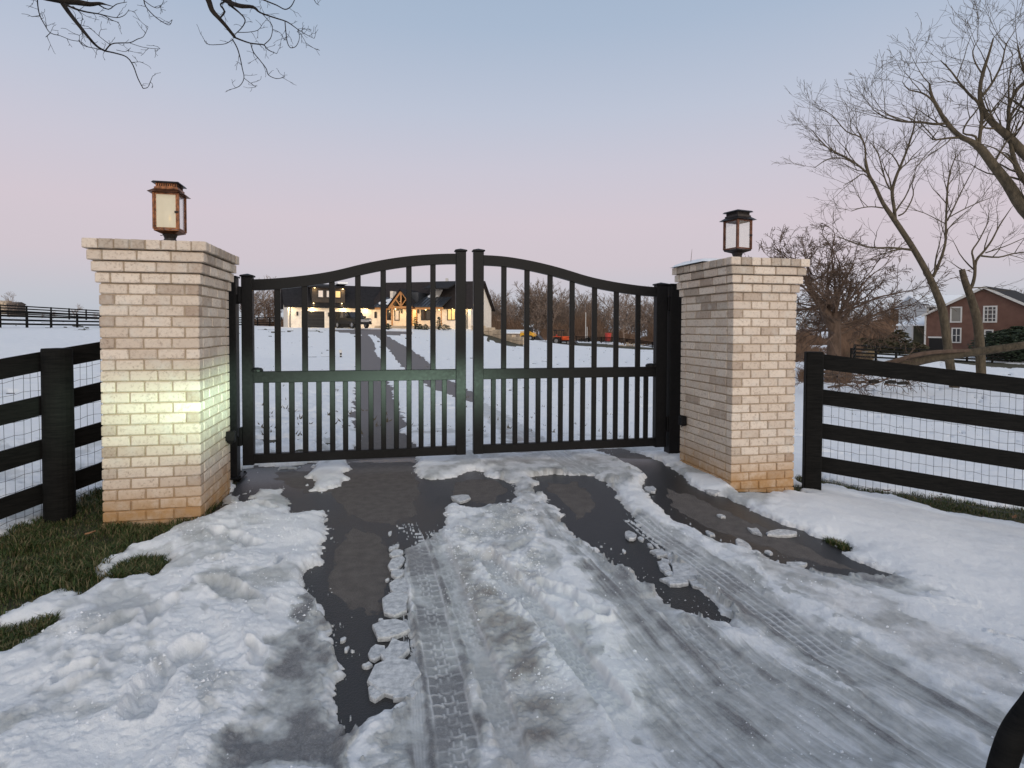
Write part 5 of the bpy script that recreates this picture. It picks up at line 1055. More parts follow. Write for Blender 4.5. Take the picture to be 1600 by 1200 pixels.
# leaning tree, first of the two before the brick house
T1 = [[(1493, 613, 17.4), (1490, 600, 12.2), (1483, 560, 12.2), (1474, 490, 12.2), (1462, 455, 10.4), (1447, 423, 9.1), (1425, 385, 8.3), (1400, 347, 7.8), (1380, 318, 5.7), (1367, 290, 5.2), (1357, 272, 4.8), (1352, 248, 3.5)],
      [(1399, 345, 5.2), (1397, 325, 4.8), (1394, 300, 4.8), (1400, 277, 4.3), (1409, 255, 3.5), (1418, 232, 3.0), (1427, 203, 2.2), (1430, 180, 1.3)],
      [(1357, 272, 3.5), (1338, 256, 2.6), (1320, 245, 2.6), (1306, 238, 2.2), (1290, 228, 1.7), (1270, 205, 0.9)],
      [(1352, 250, 3.0), (1352, 233, 2.6), (1345, 215, 2.2), (1322, 205, 1.7), (1300, 180, 1.3), (1280, 170, 0.9)],
      [(1338, 256, 2.2), (1315, 247, 1.7), (1293, 249, 1.7), (1273, 262, 0.9)], [(1429, 391, 4.3), (1413, 389, 3.5), (1392, 387, 3.0), (1367, 387, 2.6), (1345, 383, 2.2), (1310, 370, 1.3)],
      [(1458, 432, 5, 30), (1468, 410, 3.9), (1477, 380, 3.5), (1478, 350, 3.0), (1480, 303, 2.6), (1484, 270, 1.9), (1493, 245, 1.3)], [(1480, 345, 2.6), (1490, 325, 2.2), (1502, 300, 1.7), (1515, 275, 1.3), (1525, 258, 0.9)],
      [(1482, 340, 1.9), (1500, 330, 1.7), (1525, 318, 1.4), (1550, 308, 0.9)], [(1394, 300, 2.6), (1385, 285, 2.2), (1378, 262, 1.9), (1372, 240, 1.7), (1362, 225, 1.0)], [(1404, 337, 2.6), (1415, 330, 2.2), (1427, 305, 1.7), (1425, 285, 1.3), (1432, 262, 0.9)],
      [(1367, 290, 2.2), (1350, 272, 1.7), (1335, 280, 1.7), (1318, 290, 0.9)], [(1380, 325, 2.2), (1362, 323, 1.7), (1345, 325, 1.6), (1330, 330, 0.9)]]
p = G(1492, 609); tree('leaning_tree', at(1492, 609, 30), 'tall bare tree leaning left, its trunk rising just behind the right board fence', 'tree', BARK, T1, 30, 11, (.15, .14, 4, .62, .0062, 3),
     lambda i: 0 if i == 0 else (2.6 if i in (1, 2, 3, 9) else 2.0), lambda i, f: (2.3-.9*f) if i else .8)
T2 = [[(1537, 612, 17), (1534, 597, 13), (1531, 540, 13), (1527, 500, 12.5), (1518, 468, 11), (1508, 440, 9.5), (1503, 421, 8)], [(1512, 456, 6), (1519, 446, 5), (1523, 430, 4.5), (1525, 408, 4), (1538, 392, 3.2), (1550, 375, 2.5), (1562, 352, 2), (1580, 325, 1)],
      [(1523, 430, 3), (1521, 405, 3), (1519, 392, 2.5), (1530, 375, 2), (1545, 345, 1.2)], [(1534, 400, 3), (1560, 402, 2.5), (1585, 396, 2), (1620, 392, 1.2)], [(1540, 395, 2), (1570, 385, 1.5), (1600, 372, 1)]]
tree('snapped_tree', at(1537, 604, 31), 'slimmer bare tree with a snapped-off top, right of the taller leaning tree', 'tree', BARK, T2, 31, 12, (.13, .12, 4, .60, .0065, 3), lambda i: 0 if i == 0 else 1.5, lambda i, f: 2.2-.8*f)
# big old tree standing out of the picture on the right, limbs reaching in
T4 = [[(1780, 640, 44.4), (1760, 560, 37.0), (1725, 470, 31.1), (1680, 410, 26.6), (1640, 365, 21.5), (1600, 326, 18.5), (1575, 288, 15.5), (1552, 258, 13.3), (1532, 232, 11.8), (1515, 220, 8.1), (1500, 213, 7.4), (1480, 193, 6.3), (1467, 172, 5.2), (1456, 150, 4.2), (1452, 130, 2.5)],
      [(1730, 480, 28.1), (1700, 400, 23.7), (1660, 310, 20.0), (1625, 262, 17.0), (1600, 240, 14.1), (1575, 213, 11.8), (1552, 193, 9.6), (1535, 170, 8.1), (1531, 140, 5.2), (1537, 110, 5.1), (1545, 85, 3.4), (1552, 60, 2.1)],
      [(1478, 193, 4.2), (1460, 194, 3.8), (1440, 191, 3.4), (1412, 190, 3.0), (1385, 184, 2.1), (1365, 172, 1.3)], [(1497, 215, 4.2), (1480, 216, 3.0), (1457, 218, 2.5), (1465, 205, 1.3)],
      [(1529, 230, 5.2), (1532, 205, 5.1), (1534, 180, 4.7), (1528, 160, 4.2), (1515, 148, 3.8), (1500, 130, 3.0), (1485, 110, 2.1), (1470, 95, 1.3)], [(1527, 228, 3.4), (1524, 213, 3.4), (1505, 208, 2.5), (1512, 190, 2.5), (1524, 175, 2.1), (1540, 150, 1.0)],
      [(1574, 212, 5.9), (1576, 190, 5.2), (1577, 165, 5.1), (1590, 140, 3.8), (1610, 120, 2.5)], [(1640, 330, 13.3), (1610, 292, 10.4), (1592, 270, 7.4), (1582, 240, 5.9), (1578, 215, 5.1)], [(1560, 200, 4.2), (1540, 200, 2.5), (1530, 190, 1.7)],
      [(1467, 172, 3.4), (1455, 155, 3.0), (1440, 145, 2.5), (1420, 140, 1.7), (1410, 128, 1.0)], [(1535, 150, 4.2), (1550, 130, 3.4), (1565, 100, 2.5), (1572, 70, 1.7), (1585, 50, 0.8)], [(1538, 120, 2.5), (1525, 100, 2.1), (1520, 80, 1.7), (1530, 60, 0.8)],
      [(1625, 262, 7.4), (1640, 200, 5.9), (1620, 150, 5.1), (1600, 110, 3.4), (1590, 70, 1.7)], [(1640, 230, 5.9), (1620, 190, 4.2), (1595, 165, 3.4), (1570, 150, 1.7)]]
tree('old_tree', at(1780, 650, 17), 'big old bare tree at the right edge with thick limbs reaching into the sky', 'tree', BARK, T4, 17, 13, (.16, .12, 4, .62, .0042, 3), lambda i: (0.5 if i == 0 else 1.0) if i < 2 else 3.6, lambda i, f: 1.75-.6*f, trunk_n=2, sides=11)
# tangled bushy tree behind the right pillar
R5 = random.Random(21); base5 = at(1302, 592, 34.5); root = empty('tangled_tree', base5, 'dense tangled bare tree right behind the unlit brick pillar', 'tree'); a_, b_ = MB(), MB()
P_, r_ = pxline([(1302, 600, 26), (1302, 575, 22), (1303, 545, 20), (1304, 510, 17), (1306, 490, 13)], 34.5); a_.tube(P_, r_, 9)
P_, r_ = pxline([(1304, 520, 15), (1290, 490, 13), (1277, 470, 10), (1264, 445, 8), (1255, 425, 6), (1248, 410, 4)], 34.5); a_.tube(*smooth_line(P_, r_), 8)
for k in range(36):
    az_ = R5.uniform(0, 6.28); st = at(1302+R5.uniform(-5, 5), R5.uniform(470, 525), 34.5); el = R5.uniform(-.05, 1.15)
    grow(b_, st, (math.cos(az_)*math.cos(el), math.sin(az_)*math.cos(el), math.sin(el)), R5.uniform(2.8, 5.0), .085, 0, R5, (.24, -.10, 5, .55, .013, 3))
for k in range(7):
    st = at(1264+R5.uniform(-8, 8), R5.uniform(420, 450), 34.5); az_ = R5.uniform(0, 6.28); grow(b_, st, (math.cos(az_), math.sin(az_), R5.uniform(.2, 1.0)), 2.6, .07, 0, R5, (.24, -.05, 5, .58, .012, 3))
a_.build('trunk', BARKR, root, rel=True, smooth=True); b_.build('branches', BARKR, root, rel=True)
# fallen trunk and its brush
ft = empty('fallen_tree', at(1400, 568, 27), 'long fallen tree trunk lying on its broken end across the view of the far fence', 'fallen tree'); b = MB()
P_, r_ = pxline([(1700, 520, 15, 24), (1600, 539, 12, 25), (1530, 549, 12.5, 26), (1460, 559, 13, 27), (1420, 567, 15, 27.5), (1385, 571, 11, 28)], 27); b.tube(*smooth_line(P_, r_), 9); b.build('trunk', BARK, ft, rel=True, smooth=True)
b = MB(); P_, r_ = pxline([(1530, 548, 5, 26), (1480, 549, 6, 26.5), (1440, 553, 7, 27), (1400, 563, 6, 27.5), (1370, 570, 4, 28)], 27); b.tube(*smooth_line(P_, r_), 6); R6 = random.Random(5)
for k in range(26):
    st = at(R6.uniform(1285, 1400), R6.uniform(575, 606), R6.uniform(24, 28)); grow(b, st, (R6.choice((-1, 1))*.9, R6.uniform(-.5, .5), R6.uniform(-.03, .22)), R6.uniform(.9, 2.2), .05, 1, R6, (.16, .0, 4, .6, .010, 3))
b.build('broken_branches', BARKR, ft, rel=True)
for k, (px, py) in enumerate(((1366, 596.5), (1392, 597.5), (1411, 599))):
    p = at(px, py, 23.5); b = MB(); b.tube([(-.22, 0, 0), (0, .02, .02), (.20, -.01, 0)], [.06, .075, .06], 7); o = b.build('cut_log', BARKD); o.location = p; o.rotation_euler.z = -.15*k; prop(o, ['short dark log lying left of two others in the snow behind the right fence', 'short dark log between two others in the snow behind the right fence', 'rightmost of three short dark logs in the snow behind the right fence'][k], 'log', 'short logs in the snow')
# limbs of a tree that stands left of the picture, hanging in from above
D0 = 3.6
ov = empty('overhanging_tree', (-4.6, 1.2, 0), 'bare tree whose dark twiggy limbs hang into the upper left sky', 'tree'); a_, b_ = MB(), MB()
LF = lambda x, y: (x*520/1600, y*520/1600)
def L8(pts, d=D0): return [(*LF(q[0], q[1]), q[2]*520/1600*1.0, d) for q in pts]
crotch = at(-330, -520, 3.4)
a_.tube(smooth_line([np.array([-4.6, 1.2, -.2]), np.array([-4.5, 1.25, 1.5]), np.array([-4.2, 1.5, 3.2]), crotch], [.30, .24, .2, .15])[0], smooth_line([np.zeros(3)]*4, [.30, .24, .2, .15])[1], 12)
LIMB = [[(-900, -1100, 60), (-400, -500, 50), (60, -90, 42), (270, -6, 36), (360, 8, 30), (430, 20, 22), (480, 16, 14), (510, 22, 6), (540, 30, 3)], [(290, 0, 26), (330, 60, 22), (385, 130, 18), (430, 185, 14), (470, 225, 11), (505, 245, 9)], [(505, 245, 8), (560, 257, 7), (610, 275, 6), (640, 315, 5.5), (662, 375, 5), (688, 425, 4.5)],
        [(688, 425, 4), (710, 420, 3.5), (722, 395, 3), (734, 365, 2)], [(505, 245, 7), (535, 212, 6), (580, 206, 5), (625, 205, 4.5), (660, 188, 4), (690, 175, 3), (712, 130, 2)], [(625, 207, 3), (680, 225, 2.6), (730, 233, 2.4), (770, 235, 2)],
        [(505, 243, 4), (455, 232, 4), (410, 222, 3.5), (385, 205, 3), (382, 170, 2)], [(380, 198, 3), (340, 192, 3), (290, 172, 3.2), (242, 158, 4), (215, 120, 4.5), (192, 75, 5), (182, 30, 5.5), (178, -30, 6)], [(242, 158, 3), (220, 178, 3)], [(192, 75, 3.5), (155, 80, 3)],
        [(310, 20, 12), (360, 42, 10), (420, 58, 8), (490, 70, 6), (535, 95, 4), (572, 108, 2.5)], [(350, 30, 5), (395, 75, 3), (388, 130, 2.5), (400, 180, 2)], [(490, 70, 5), (560, 85, 4), (600, 72, 3), (620, 45, 2)], [(470, 20, 8), (520, 45, 5), (560, 20, 4), (610, 10, 2.5)],
        [(690, -10, 6), (700, 30, 5), (740, 75, 4.5), (780, 105, 4), (815, 120, 3), (828, 95, 2)], [(690, 0, 4), (730, 30, 3.5), (760, 38, 3), (780, 20, 2)], [(530, 215, 3.5), (490, 185, 3), (450, 150, 2.5), (425, 128, 2)], [(635, 300, 3), (672, 297, 2)], [(560, 240, 3), (605, 248, 2.5), (628, 230, 2)]]
RIMB = [[(760, -700, 60), (880, -300, 48), (960, -60, 36), (1000, -5, 28), (1020, 50, 24), (1055, 90, 20), (1090, 130, 17), (1128, 178, 14)], [(1128, 180, 9), (1165, 195, 8), (1205, 208, 7), (1240, 212, 7), (1268, 216, 6), (1290, 240, 5), (1330, 258, 2.5)], [(1205, 208, 5), (1218, 250, 5), (1250, 290, 4.5), (1280, 330, 4.5), (1290, 360, 4), (1330, 378, 3.5), (1370, 370, 2)],
        [(1118, 190, 6), (1140, 230, 6), (1155, 280, 5), (1165, 330, 4.5), (1173, 375, 4), (1150, 415, 3.5), (1100, 432, 2)], [(1173, 375, 3), (1205, 400, 2.5), (1230, 418, 2)], [(1118, 190, 4), (1085, 210, 3.5), (1040, 215, 3.5), (1000, 212, 3), (978, 185, 2)],
        [(1268, 216, 5), (1300, 185, 4), (1310, 140, 3.5), (1300, 110, 3), (1260, 65, 4)], [(960, -60, 30), (1050, -20, 28), (1110, 15, 24), (1160, 30, 22), (1220, 35, 16), (1250, 60, 8), (1320, 85, 7), (1380, 105, 6), (1430, 140, 4), (1470, 165, 3), (1510, 185, 2)], [(1370, 105, 5), (1375, 160, 5), (1382, 205, 4.5), (1398, 230, 4), (1425, 220, 3.5), (1440, 180, 3), (1430, 140, 2)],
        [(1100, 20, 14), (1150, 60, 8), (1178, 95, 6), (1165, 130, 5), (1130, 165, 4)], [(1220, -20, 12), (1280, 5, 7), (1330, 25, 6), (1370, 45, 5.5), (1400, 30, 5), (1420, -10, 4)], [(1500, -20, 4), (1520, 15, 3), (1535, 25, 2)], [(1055, 90, 8), (1080, 55, 10), (1060, 20, 8), (1110, 0, 8)], [(1140, 155, 4), (1190, 155, 3.5), (1240, 145, 3), (1262, 115, 2)],
        [(1310, 140, 3), (1350, 160, 2.5), (1365, 190, 2)], [(1430, 140, 3), (1450, 170, 2.5), (1470, 205, 2.2), (1472, 230, 1.8)]]
R7 = random.Random(9)
for grp, dd in ((LIMB, 3.5), (RIMB, 3.9)):
    for li, lm in enumerate(grp):
        q = L8(lm, dd); q = [(a, b2, w, dd+.12*math.sin(j*1.3+li)*(li > 0)) for j, (a, b2, w, _) in enumerate(q)]; P_, r_ = pxline(q, dd); P_, r_ = smooth_line(P_, [x*.95 for x in r_]); (a_ if li == 0 else b_).tube(P_, r_, 9 if li == 0 else 5)
        if li > 0:
            for i in range(2, len(P_)):
                if R7.random() < (.30 if i < len(P_)-3 else .75):
                    td = unit(P_[i]-P_[i-1]); ax = unit(np.cross(td, np.array([R7.gauss(0, 1), R7.gauss(0, 1), R7.gauss(0, 1)]))); ang = R7.uniform(.5, 1.2); grow(b_, P_[i], td*math.cos(ang)+ax*math.sin(ang), R7.uniform(.035, .085), .0020, 2, R7, (.22, .0, 2, .6, .0012, 3))
    h_ = pxline(L8(grp[0][:1], dd), dd)[0][0]; a_.tube(smooth_line([crotch, (crotch+h_)/2+np.array([0, 0, .3]), h_], [.13, .11, .1])[0], smooth_line([np.zeros(3)]*3, [.14, .12, grp[0][0][2]*520/1600*dd/1800])[1], 10)
a_.build('trunk', BARKD, ov, rel=True, smooth=True); b_.build('branches', BARKD, ov, rel=True)

# ------------------------------------------------------------------ far bare trees
def template(seed, H, spread, name, mat, rmin=.022, nch=5, lv=2, low=.25):
    R = random.Random(seed); b = MB(); pts = [np.array([0, 0, -.4])]; d = np.array([0, 0, 1.])
    for i in range(6): d = unit(d+np.array([R.gauss(0, .10), R.gauss(0, .10), .1])); pts.append(pts[-1]+d*H*.72/6)
    rad = [H*.014*(1-.12*i) for i in range(7)]; b.tube(pts, rad, 5, False)
    for k in range(int(16+spread*4)):
        t = R.uniform(low, 1)*6; i = min(int(t), 5); q = pts[i]*(1-(t-i))+pts[i+1]*(t-i); az_ = R.uniform(0, 6.28); el = R.uniform(.25, 1.2); grow(b, q, (math.cos(az_)*math.cos(el), math.sin(az_)*math.cos(el), math.sin(el)), H*spread*R.uniform(.18, .34), H*.007, 0, R, (.17, .15, nch, .58, rmin, lv))
    return b
def place_tree(b_mesh, px, py, d, sc, rz): pass
TP = [template(s, 10, sp, 't', TWIGF) for s, sp in ((1, 1.0), (2, .8), (3, 1.25), (4, .95), (5, .7))]
TA = [(np.array(t.v), t.f) for t in TP]
def wood(name, label, spots, mat, kind='stuff', seed=0, cat='trees'):
    R = random.Random(seed); V = []; F = []; off = 0
    for (x, y, z, s, k) in spots:
        v, f = TA[k]; a = R.uniform(0, 6.28); c, s_ = math.cos(a), math.sin(a); sc = s/10; M = np.array([[c, -s_, 0], [s_, c, 0], [0, 0, 1]])*sc; M[:2] *= R.uniform(.8, 1.15); q = v @ M.T+np.array([x, y, z]); V.append(q); F.append(np.array(f, dtype=np.int64)+off); off += len(v)
    V = np.concatenate(V).astype(np.float32); F = np.concatenate(F); me = bpy.data.meshes.new(name); me.vertices.add(len(V)); me.vertices.foreach_set('co', V.reshape(-1)); me.loops.add(len(F)*4); me.loops.foreach_set('vertex_index', F.reshape(-1).astype(np.int32)); me.polygons.add(len(F)); me.polygons.foreach_set('loop_start', (np.arange(len(F))*4).astype(np.int32)); me.update(calc_edges=True); me.materials.append(mat)
    o = link(name, me); return prop(o, label, cat, kind=kind)
R8 = random.Random(3)
def band(px0, px1, d0, d1, n, h0, h1):
    out = []
    for i in range(n):
        px = R8.uniform(px0, px1); d = R8.uniform(d0, d1); p = at(px, 520, d); out.append((p[0], p[1], float(T(p[0], p[1]))-.2, R8.uniform(h0, h1), R8.randrange(5)))
    return out
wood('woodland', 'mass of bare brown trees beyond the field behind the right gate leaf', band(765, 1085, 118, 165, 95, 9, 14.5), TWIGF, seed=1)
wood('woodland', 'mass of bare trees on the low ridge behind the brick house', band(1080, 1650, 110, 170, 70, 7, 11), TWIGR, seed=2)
wood('woodland', 'clump of bare trees left of the farmhouse garage', band(385, 442, 88, 100, 9, 5, 7.5), TWIGR, seed=3)
# brown undergrowth: fans of thin stems
def scrub(name, label, spans, mat, seed):
    R = np.random.default_rng(seed); V = []; 
    for (px0, px1, d0, d1, n, hh_, w) in spans:
        px = R.uniform(px0, px1, n); d = R.uniform(d0, d1, n)
        for a, b in zip(px, d):
            p = at(a, 520, b); z = 0
            V.append((p[0], p[1], b, hh_*R.uniform(.3, 1.1)*max(.3, .8+.4*math.sin(a*.043)+.25*math.sin(a*.11+1)+.15*math.sin(a*.37)), w))
    A = np.array(V); z = T(A[:, 0], A[:, 1])-.1; vs = []; fs = []
    for (x, y_, b, h_, w), zz in zip(A, z):
        for k in range(3):
            dx, dy = R.normal(0, .30*h_), R.normal(0, .2*h_); o_ = len(vs); mx_, my_ = R.normal(0, .12*h_), R.normal(0, .1*h_); cw, sw = RH[0]*w, RH[1]*w
            vs += [(x-cw, y_-sw, zz), (x+cw, y_+sw, zz), (x+mx_+dx*.4+cw*.8, y_+dy*.4+my_+sw*.8, zz+h_*.5), (x+mx_+dx*.4-cw*.8, y_+dy*.4+my_-sw*.8, zz+h_*.5), (x+dx, y_+dy, zz+h_*R.uniform(.8, 1))]; fs += [(o_, o_+1, o_+2, o_+3), (o_+3, o_+2, o_+4)]
    me = bpy.data.meshes.new(name); me.from_pydata(vs, [], fs); me.materials.append(mat); o = link(name, me); return prop(o, label, 'undergrowth', kind='stuff')
scrub('undergrowth', 'brown undergrowth at the foot of the far wood', [(765, 1080, 116, 140, 8500, 5.0, .05), (765, 1080, 104, 118, 500, 1.2, .04)], TWIGR, 1)
scrub('undergrowth', 'brown thickets on the slopes left of and behind the brick house', [(1060, 1650, 95, 120, 9000, 4.2, .05), (1100, 1345, 48, 75, 3200, 1.8, .025), (1250, 1330, 33, 38, 900, 1.2, .012)], TWIGR, 2)
scrub('undergrowth', 'brown hedge line left of the farmhouse', [(380, 446, 82, 90, 1000, 2.0, .05), (745, 780, 90, 110, 300, 2.5, .05)], TWIGR, 3)
scrub('undergrowth', 'dry straw-coloured weeds at the end of the far right fence', [(1325, 1365, 49, 53, 700, .8, .02)], flat('straw', (.22, .16, .09), .9), 4)
def single(px, py, d, s, k, lab, mat=TWIGF, rz=0.):
    if k not in single.c: single.c[k] = TP[k].mesh('tree', mat)
    p = at(px, py, d); o = link('bare_tree', single.c[k]); o.location = (p[0], p[1], float(T(p[0], p[1]))); o.scale = (s/10,)*3; o.rotation_euler.z = rz; prop(o, lab, 'tree')
single.c = {}
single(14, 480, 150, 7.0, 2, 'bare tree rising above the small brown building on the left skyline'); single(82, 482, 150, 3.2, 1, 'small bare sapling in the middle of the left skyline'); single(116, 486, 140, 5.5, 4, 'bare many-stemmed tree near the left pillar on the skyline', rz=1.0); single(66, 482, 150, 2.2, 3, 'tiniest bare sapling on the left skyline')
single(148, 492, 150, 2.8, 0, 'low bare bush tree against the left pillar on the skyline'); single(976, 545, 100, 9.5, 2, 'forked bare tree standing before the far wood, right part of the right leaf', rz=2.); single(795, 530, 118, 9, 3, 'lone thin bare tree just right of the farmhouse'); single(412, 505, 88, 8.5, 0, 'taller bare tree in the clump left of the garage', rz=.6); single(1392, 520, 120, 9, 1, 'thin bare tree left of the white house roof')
# ------------------------------------------------------------------ ice slabs broken off along the wheel ruts
ICEM = Mat('broken_ice', rough=.35); n_ = ICEM.noise(ICEM.pos(), 35, 5, .65); ICEM.set('Base Color', ICEM.mix(ICEM.rng(n_, .35, .65), (.36, .375, .39), (.66, .67, .68))); ICEM.bump(n_, .5, .008); ICEM.set('Subsurface Weight', 0.0); ICEM = ICEM.m
C8 = lambda x, y, w, h: (380+x/4.615, 780+y/4.615, w/4.615, h/4.615); C4 = lambda x, y, w, h: (400+x/2.4, 700+y/2.4, w/2.4, h/2.4); C5 = lambda x, y, w, h: (800+x/2.4, 700+y/2.4, w/2.4, h/2.4); C7 = lambda x, y, w, h: (1150+x/2.4, 700+y/2.4, w/2.4, h/2.4)
CH_ = [(C8(1075, 360, 46, 46), 'small round ice lump at the top left of the row in the left rut'), (C8(1108, 343, 34, 60), 'small upright ice lump at the very top of the row in the left rut'), (C8(1112, 400, 95, 50), 'flat ice chip just below the topmost lumps of the left row'), (C8(1112, 472, 115, 90), 'squarish ice slab near the top of the left row'), (C8(1112, 545, 100, 60), 'thin ice slab under the squarish one in the left row'),
       (C8(1125, 650, 160, 100), 'pointed ice slab above the middle of the left row'), (C8(1100, 768, 220, 140), 'large arrow-shaped ice slab at the middle of the left row'), (C8(1050, 965, 260, 150), 'broad ice slab below the middle of the left row'), (C8(962, 1112, 110, 110), 'small rounded ice slab left of the big one in the left row'), (C8(1102, 1108, 200, 165), 'thick rounded ice slab in the lower part of the left row'),
       (C4(530, 858, 180, 130), 'biggest ice slab near the bottom of the left row, snow on its middle'), (C4(452, 920, 80, 62), 'ice piece at the lower left end of the left row'), (C4(548, 925, 110, 60), 'ice piece at the lower right end of the left row'),
       (C5(443, 333, 55, 36), 'oval ice chunk lying alone in the right dark rut'), (C5(483, 343, 22, 17), None), (C5(518, 370, 20, 22), None), (C5(553, 398, 60, 26), 'greyish flat ice chip above the cluster in the right rut'), (C5(572, 452, 48, 38), 'rounded ice chunk on the left of the cluster in the right rut'), (C5(576, 428, 30, 16), None), (C5(611, 440, 28, 40), 'upright ice chunk at the top of the cluster in the right rut'),
       (C5(645, 475, 92, 58), 'largest ice slab of the cluster in the right rut'), (C5(610, 504, 100, 30), 'long low ice slab under the cluster in the right rut'), (C5(590, 477, 32, 16), None), (C5(705, 515, 62, 40), 'ice slab at the right end of the cluster in the right rut'), (C5(420, 390, 14, 12), None), (C5(520, 158, 42, 30), 'ice chunk on the slush beside the gate end of the right rut'),
       (C5(755, 166, 62, 22), 'flat ice piece at the foot of the right pillar'), (C5(783, 257, 26, 13), None), (C5(912, 316, 44, 24), 'ice chunk out on the bare asphalt right of the ruts'), (C5(742, 325, 30, 18), None), (C5(862, 366, 48, 34), 'ice chunk where the right bare strip meets the slush'), (C7(165, 325, 112, 18), 'long thin ice sliver on the right bare asphalt'), (C7(222, 442, 76, 16), 'thin ice sliver by the lower edge of the right bare strip'),
       (C7(125, 395, 26, 14), None), (C4(765, 194, 66, 30), 'flat ice plate on the dark apron behind the centre snow'), (C4(503, 323, 16, 14), None), (C4(492, 497, 14, 10), None), (C4(468, 650, 16, 12), None), (C8(1040, 590, 26, 18), None), (C8(990, 880, 40, 20), None), (C8(590, 155, 34, 34), 'small square ice cube at the edge of the left snow bank'), (C8(720, 1020, 40, 30), None), (C8(745, 1090, 30, 70), None), (C4(415, 820, 40, 20), None)]
R9 = random.Random(17); cz = ICEM
for (px, py, w, hp), lab in CH_:
    c = G(px, py); e1 = G(px-w/2, py)[:2]; e2_ = G(px+w/2, py)[:2]; Wm = np.linalg.norm(e2_-e1); n1_ = G(px, py+hp/2)[:2]; n2_ = G(px, py-hp/2)[:2]; Dm = np.linalg.norm(n2_-n1_); Dm = min(Dm, Wm*2.2); n = 9; Dm *= 1.15; Wm *= 1.04; th = min(.024, .10*min(Wm, Dm)+.007); rings = []
    rads = [R9.uniform(.66, 1.20) for _ in range(n)]
    vs = []; ux = (e2_-e1)/Wm; uy = np.array([-ux[1], ux[0]])
    for sc_, z in ((1.0, -.004), (1.03, th*.55), (1.0, th*.9), (.93, th), (.4, th*1.0)):
        for k in range(n):
            a = 2*math.pi*k/n; rd = rads[k]*sc_; q = ux*math.cos(a)*rd*Wm/2+uy*math.sin(a)*rd*Dm/2; vs.append((q[0], q[1], z+R9.uniform(-.003, .003)*(z > 0)))
    vs.append((0, 0, th*.98)); fs = []
    for i in range(4):
        for k in range(n): fs.append((i*n+k, i*n+(k+1) % n, i*n+n+(k+1) % n, i*n+n+k))
    for k in range(n): fs.append((4*n+k, 4*n+(k+1) % n, 5*n))
    fs.append(tuple(reversed(range(n)))); b = MB(); b.add(vs, fs); o = b.build('ice_chunk', ICEM); o.location = (c[0], c[1], float(T(c[0], c[1]))-.001); o.rotation_euler = (R9.uniform(-.05, .05), R9.uniform(-.05, .05), 0)
    prop(o, lab or 'tiny crumb of ice lying on the wet asphalt', 'ice chunk', 'broken ice along the wheel ruts')
# small crumbs of slush, too many to count
b = MB()
for reg, n in ((ASPHALT_A, 330), (ASPHALT_B, 200), (ASPHALT_C, 160)):
    lo, hi = reg.min(0), reg.max(0); q = np.array([[R9.uniform(lo[0], hi[0]), R9.uniform(lo[1], min(hi[1], 7))] for _ in range(n*4)]); d = sdf(reg, q[:, 0], q[:, 1]); q = q[(d > 0) & (d < .12)][:n]
    for x_, y_ in q:
        s_ = R9.uniform(.0015, .006); c = [(-1, 0, 0), (0, -1, 0), (1, 0, 0), (0, 1, 0), (0, 0, 1.0)]; b.add([(x_+v[0]*s_*R9.uniform(.6, 1.3), y_+v[1]*s_*R9.uniform(.6, 1.3), v[2]*s_*.8+.0) for v in c], [(0, 1, 4), (1, 2, 4), (2, 3, 4), (3, 0, 4)])
prop(b.build('slush_crumbs', ICEM), 'crumbs of slush scattered over the edges of the bare asphalt', 'slush', kind='stuff')
# crumbs of broken crust lying on the trodden snow
R10 = np.random.default_rng(12); Hs = GT+h; b = MB(); cnt = 0
src = [(Gs([(380, 775), (500, 810), (490, 900), (500, 1000), (480, 1230), (-100, 1230), (0, 1030), (160, 890), (320, 815)]), 4200), (Gs([(692, 800), (830, 790), (860, 860), (840, 950), (930, 1120), (960, 1230), (620, 1230), (700, 900)]), 4200), (Gs([(830, 760), (1300, 870), (1600, 1050), (1600, 1230), (1000, 1230)]), 1500)]
for poly, n in src:
    lo, hi = poly.min(0), poly.max(0); q = R10.uniform(lo, hi, (n*3, 2)); cl = fbm(q[:, 0]*3.5, q[:, 1]*3.5, 4, 66)+R10.normal(0, .12, len(q)); q = q[(sdf(poly, q[:, 0], q[:, 1]) > 0) & (cl > .02)][:n]
    ai = np.clip(np.searchsorted(aa, np.degrees(np.arctan2(q[:, 0], q[:, 1]))), 0, len(aa)-1); ri = np.clip(np.searchsorted(rr, np.hypot(q[:, 0], q[:, 1])), 0, len(rr)-1)
    for (x_, y_), z_ in zip(q, Hs[ri, ai]):
        if z_ < .002: continue
        s_ = R10.choice([.0022, .0035, .005, .009], p=[.45, .3, .2, .05]); j = R10.uniform(.55, 1.3, (5, 3)); c = [(-1, 0, 0), (0, -1, .1), (1, 0, 0), (0, 1, .1), (.2, .1, .9)]
        b.add([(x_+v[0]*s_*k_[0], y_+v[1]*s_*k_[1], z_-.001+v[2]*s_*k_[2]) for v, k_ in zip(c, j)], [(0, 1, 4), (1, 2, 4), (2, 3, 4), (3, 0, 4)])
prop(b.build('snow_crumbs', PWH), 'crumbs of crust strewn over the trodden snow', 'snow', kind='stuff')
LEAFM = flat('dead_leaf', (.22, .11, .05), .8, 0, .3, 20)
